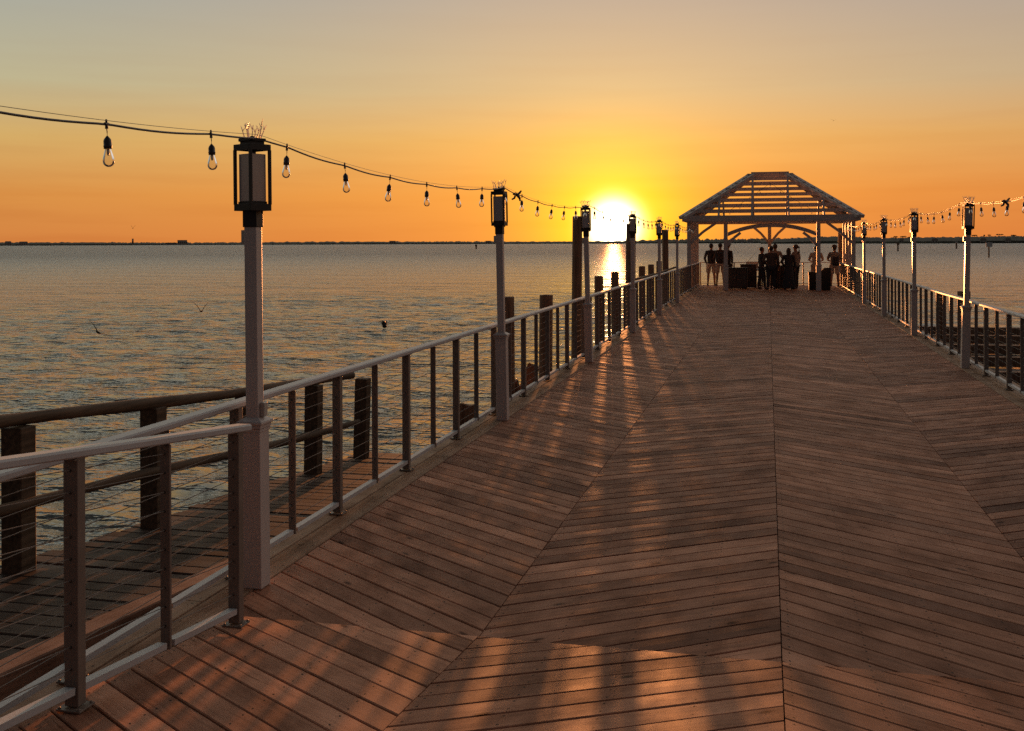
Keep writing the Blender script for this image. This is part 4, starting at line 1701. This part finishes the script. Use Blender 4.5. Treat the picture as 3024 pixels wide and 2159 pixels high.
person("man in pale shirt leaning on the end rail behind the pavilion's right front post", (px_x(1813, 46.2), 46.2, FL), 0.0, 1.68, 'cloth_pale', 'cloth_pale', shorts=True, arms=('rail', 'rail'), build=1.2)
person("man in a wide brimmed hat and pale shorts at the right end of the railing", (px_x(1854, 46.0), 46.0, FL), -0.1, 1.70, 'cloth_grey', 'cloth_pale', shorts=True, hat='bucket', arms=('rail', 'rail'), build=1.2)
backpack("small dark bag slung low on the back of the man in the wide brimmed hat", (px_x(1857, 45.8), 45.82, 0.88), -0.1, 0.85)


# ------------------------------------------------------------------ birds
def flying_bird(label, loc, span, roll, heading, pitch=0.0, lift=0.25):
    t = thing("seagull", label, "seagull", loc)
    t.rotation_euler = (pitch, roll, heading)
    S = Sk()
    L = span * 0.36
    a = S.add((0, -L * 0.5, 0), span * 0.008)
    b = S.add((0, -L * 0.25, 0), (span * 0.030, span * 0.022), a)
    c = S.add((0, 0.0, 0), (span * 0.040, span * 0.036), b)
    d = S.add((0, L * 0.30, 0.0), (span * 0.030, span * 0.028), c)
    e = S.add((0, L * 0.45, span * 0.012), span * 0.026, d)
    S.add((0, L * 0.62, span * 0.0), span * 0.006, e)
    skinned("body", S.v, S.e, S.r, 'gull', t, 2)
    for sg in (-1, 1):
        bm = B()
        rows = []
        for i in range(9):
            u = i / 8
            x = sg * span * (0.02 + 0.48 * u)
            z = span * lift * (math.sin(u * math.pi * 0.62) * 0.55)
            yf = span * (0.05 + 0.05 * math.sin(u * math.pi * 0.9) - 0.10 * u * u)
            ch_ = span * (0.125 * (1 - u) ** 0.6 + 0.004)
            th = span * 0.008 * (1 - u * 0.8)
            rows.append([bm.verts.new((x, yf, z)), bm.verts.new((x, yf - ch_ * .4, z + th)), bm.verts.new((x, yf - ch_, z)), bm.verts.new((x, yf - ch_ * .4, z - th))])
        for p_, q_ in zip(rows, rows[1:]):
            for j in range(4):
                bm.faces.new((p_[j], p_[(j + 1) % 4], q_[(j + 1) % 4], q_[j]))
        bm.faces.new(rows[-1])
        bmesh.ops.recalc_face_normals(bm, faces=bm.faces[:])
        obj("wing", bm, 'gull', t, True)
    bm = B()
    vs_ = [bm.verts.new(p) for p in ((-span * .012, -L * .45, 0.003), (span * .012, -L * .45, .003), (span * .05, -L * .68, 0), (-span * .05, -L * .68, 0),
                                     (-span * .012, -L * .45, -0.003), (span * .012, -L * .45, -.003))]
    for f in ((0, 1, 2, 3), (3, 2, 5, 4), (0, 3, 4), (1, 5, 2), (0, 4, 5, 1)):
        bm.faces.new([vs_[i] for i in f])
    obj("tail", bm, 'gull', t)
    return t


def world_at(px, py, d):
    """Point at camera depth d seen at photo pixel (2275 wide)."""
    f = Vector((-0.2333, 0.9724, 0))
    r = Vector((0.9724, 0.2333, 0))
    u = (px - 1137.5) * d / 2370
    z = CAM_H - (py - 537.0 + (px - 1706) * 0.0035) * d / 2370
    q = f * d + r * u
    return Vector((q.x, q.y, z))


flying_bird("gull banking steeply low over the water at the far left", world_at(218, 739, 30), 0.95, R(38), R(60), R(8), 0.22)
flying_bird("gull with raised wings low over the water right of the banking one", world_at(447, 692, 36), 0.80, R(-3), R(14), R(0), 0.75)
flying_bird("tiny gull in the sky above the far left shore", world_at(295, 508, 190), 1.1, R(5), R(13), 0, 1.0)
flying_bird("tiny gull high in the sky above the right side of the pavilion", world_at(1853, 268, 140), 0.9, R(8), R(5), 0, 0.35)
# diving bird on the water
p = world_at(853, 728, 47)
t = thing("cormorant", "dark cormorant sitting in the water with its head turned down", "cormorant", (p.x, p.y, WZ), R(100))
S = Sk()
a = S.add((0, -0.05, -0.03), (0.10, 0.09))
b = S.add((0, -0.02, 0.07), (0.115, 0.105), a)
c = S.add((0, 0.0, 0.16), (0.10, 0.09), b)
d = S.add((0, 0.04, 0.235), 0.055, c)
e = S.add((0, 0.06, 0.285), 0.038, d)
S.add((0, 0.11, 0.30), 0.010, e)
skinned("body", S.v, S.e, S.r, 'bird_dark', t, 2)
bm = B()
tube(bm, [(0, -0.06, 0.12), (0, -0.085, 0.21), (0, -0.10, 0.285)], [0.05, 0.035, 0.010], 10)
obj("raised_tail", bm, 'bird_dark', t, True)


# ------------------------------------------------------------------ channel markers
def marker(label, px, py_water, top_py, sign=1.1, seabird=False):
    d = 2370 * (CAM_H - WZ) / (py_water - (537.0 - (px - 1706) * 0.0035))
    p = world_at(px, py_water, d)
    ztop = world_at(px, top_py, d).z
    t = thing("channel_marker", label, "channel marker", (p.x, p.y, WZ), R(5), "channel markers standing in the bay")
    bm = B()
    r = d * 1.7 / 2370
    tube(bm, [(0, 0, -2), (0, 0, ztop - WZ)], r, 12)
    obj("pole", bm, 'pile', t)
    bm = B()
    s = sign * d * 6.0 / 2370
    box(bm, -s, s, -r - 0.16, -r - 0.10, ztop - WZ - 1.5 * s, ztop - WZ - 0.1 * s, 0, 0.02)
    o = obj("dayboard", bm, 'sign' if not seabird else 'pile', t)
    return t


marker("channel marker with a broad square board, nearest one at the right", 2197, 572, 538, 1.15)
marker("slim distant channel marker between the two nearest right lamp posts", 2125, 553, 536.5, 0.35)
marker("slim channel marker between the two middle right lamp posts", 1995, 558, 540, 0.5, True)
marker("tiny channel marker just left of the second left lamp post", 1058, 553, 543, 0.4, True)

# ------------------------------------------------------------------ far shore


def shore(name, pts, seed, depth=300, rough=1.0):
    """pts: list of (photo column, distance, height in metres)."""
    bm = B()
    rs = random.Random(seed)
    cols = []
    for (pa, da, ha), (pb, db, hb) in zip(pts, pts[1:]):
        n = max(2, int(abs(pb - pa) / 2.2))
        for i in range(n):
            u = i / n
            cols.append((pa + (pb - pa) * u, da + (db - da) * u, ha + (hb - ha) * u))
    rows = []
    for px, d, h in cols:
        jit = (0.75 + 0.5 * noise.noise(Vector((px * 0.09, seed, 0))) + 0.45 * noise.noise(Vector((px * 0.45, seed, 3)))) * rough + (1 - rough)
        hh = max(0.5, h * jit + 3.5)
        q = world_at(px, 537.0, d)
        dirv = Vector((q.x, q.y, 0)).normalized()
        base = Vector((q.x, q.y, 0))
        rows.append([bm.verts.new((base - dirv * 4).to_3d() + Vector((0, 0, WZ - 0.5))),
                     bm.verts.new(base + Vector((0, 0, WZ + 0.35 * hh))),
                     bm.verts.new(base + dirv * depth * 0.2 + Vector((0, 0, WZ + 0.85 * hh))),
                     bm.verts.new(base + dirv * depth * 0.45 + Vector((0, 0, WZ + hh * rs.uniform(0.97, 1.03)))),
                     bm.verts.new(base + dirv * depth + Vector((0, 0, WZ - 0.5)))])
    for a, b in zip(rows, rows[1:]):
        for j in range(4):
            bm.faces.new((a[j], b[j], b[j + 1], a[j + 1]))
    return setting(obj(name, bm, 'land'))


shore("far_shore", [(-900, 3000, 8), (-200, 3000, 7), (0, 3000, 8), (200, 3050, 7.5), (390, 3100, 5), (600, 3100, 6), (720, 3100, 7), (900, 3200, 6),
                    (1010, 3200, 6), (1180, 3200, 4.5), (1340, 3200, 5), (1480, 3000, 10), (1545, 2800, 10), (1650, 2700, 11), (1760, 2600, 12), (1850, 2600, 11)], 3, 300)
shore("headland", [(1690, 1900, 3), (1740, 1900, 6), (1790, 1880, 9), (1850, 1850, 10.5), (1930, 1800, 8.5), (1985, 1750, 7), (2060, 1700, 7.5), (2150, 1650, 7.8),
                   (2230, 1650, 9), (2290, 1650, 9.5), (2500, 1600, 8), (3300, 1500, 8)], 8, 260, 0.35)


def far_house(label, px, d, w, h, roof=False, depth=14.0, base=2.0):
    p = world_at(px, 537.0, d)
    t = thing("building", label, "building", (p.x, p.y, WZ + base), math.atan2(-p.x, p.y), "distant buildings on the far shore")
    bm = B()
    box(bm, -w / 2, w / 2, 0, depth, 0, h)
    obj("wall", bm, 'house', t)
    bm = B()
    if roof:
        q = [(-w / 2 - .5, -.5, h), (w / 2 + .5, -.5, h), (w / 2 + .5, depth + .5, h), (-w / 2 - .5, depth + .5, h), (-w / 2 + 1.5, depth / 2, h + 3), (w / 2 - 1.5, depth / 2, h + 3)]
        v = [bm.verts.new(c) for c in q]
        for f in ((3, 2, 1, 0), (0, 1, 5, 4), (2, 3, 4, 5), (1, 2, 5), (3, 0, 4)):
            bm.faces.new([v[i] for i in f])
    else:
        box(bm, -w / 2 - .3, w / 2 + .3, -.3, depth + .3, h, h + 0.8)
    obj("roof", bm, 'houseroof', t)
    bm = B()
    n = max(2, int(w / 5))
    for k in range(n):
        x = -w / 2 + (k + .5) * w / n
        box(bm, x - 1, x + 1, -0.15, -0.02, h * .3, h * .7)
    obj("windows", bm, 'hole', t)
    return t


hs = [("low broad block on the far left shore, biggest there", 405, 3060, 26, 13, False),
      ("thin tower rising from the far left shore", 295, 3000, 4.5, 17, False),
      ("low house near the left end of the far shore", 52, 2960, 22, 8, True),
      ("pair-roofed low house left of the nearest lamp post", 18, 2960, 16, 9, True),
      ("pale low building right of the far left tower", 380, 3060, 30, 6, False),
      ("low block on the shore left of the second lamp post", 872, 3150, 18, 9, False),
      ("low block on the shore just right of the small channel marker", 1085, 3150, 16, 8, False),
      ("tall square building on the far shore inside the pavilion's left bay", 1612, 2750, 8, 17, False),
      ("white low building nearest the left post of the pavilion's arch", 1625, 2640, 14, 4.5, True),
      ("white low building in the middle of the pavilion's arch", 1648, 2640, 12, 4.5, True),
      ("white low building just left of the pavilion's rear centre post", 1667, 2640, 13, 4.5, True),
      ("white low building just right of the pavilion's rear centre post", 1736, 2540, 10, 4.5, True)]
for l_, px, d, w, h, rf in hs:
    far_house(l_, px, d - 60, w, h, rf, base=0.4)
for l_, px, w in (("small pale house on the headland left of the farthest right marker", 2077, 9), ("tiny white house on the headland between two right lamp posts", 2003, 6),
                  ("small pale house on the headland right of the nearest right lamp post", 2185, 9), ("pale shed on the headland near the right edge", 2240, 8)):
    far_house(l_, px, 1640, w, 3.0, True, 8.0, 2.0)


def far_tree(label, px, py_top, d, w, seed):
    p = world_at(px, 537.0, d)
    zt = world_at(px, py_top, d).z
    t = thing("tree", label, "tree", (p.x, p.y, WZ), 0, "flat topped trees on the headland")
    bm = B()
    H = zt - WZ
    rs = random.Random(seed)
    tube(bm, [(0, 0, 0), (0.2, 0, H * 0.6), (0.0, 0, H * 0.9)], [0.35, 0.25, 0.1], 7)
    for k in range(4):
        tube(bm, [(0.1, 0, H * 0.6), (rs.uniform(-w * .35, w * .35), rs.uniform(-1, 1), H * 0.88)], [0.2, 0.06], 5)
    obj("trunk", bm, 'pile', t)
    bm = B()
    for k in range(420):
        a, rr = rs.uniform(0, 6.28), math.sqrt(rs.random())
        c = Vector((math.cos(a) * rr * w / 2, math.sin(a) * rr * w / 2, H * 0.90 + rs.gauss(0, 0.55) * (1 - 0.5 * rr)))
        if noise.noise(c * 0.5) < -0.25:
            continue
        s = rs.uniform(0.25, 0.55)
        n_ = Vector((rs.gauss(0, 1), rs.gauss(0, 1), rs.gauss(0, 1))).normalized()
        u = n_.orthogonal().normalized() * s
        v = n_.cross(u)
        bm.faces.new([bm.verts.new(c + u), bm.verts.new(c + v), bm.verts.new(c - u), bm.verts.new(c - v)])
    obj("crown", bm, 'leaf', t)
    return t


for i, (l_, px, py, w) in enumerate((("leftmost low tree clump on the headland", 1990, 524.5, 7), ("broad tree clump in the middle of the headland's left group", 2007, 524, 10),
                                     ("flat tree at the right of the headland's left group", 2023, 526, 9), ("flat topped tree on the headland right of the nearest right lamp post", 2165, 521, 9),
                                     ("slim small tree on the headland between the flat topped trees", 2187, 521, 2.5), ("small dense tree left of the rightmost big one", 2198, 520.5, 5),
                                     ("biggest dark tree at the right end of the headland", 2221, 519, 11), ("bushy tree beside the rightmost big one", 2252, 521, 8))):
    far_tree(l_, px, py, 1735, w, i + 3)
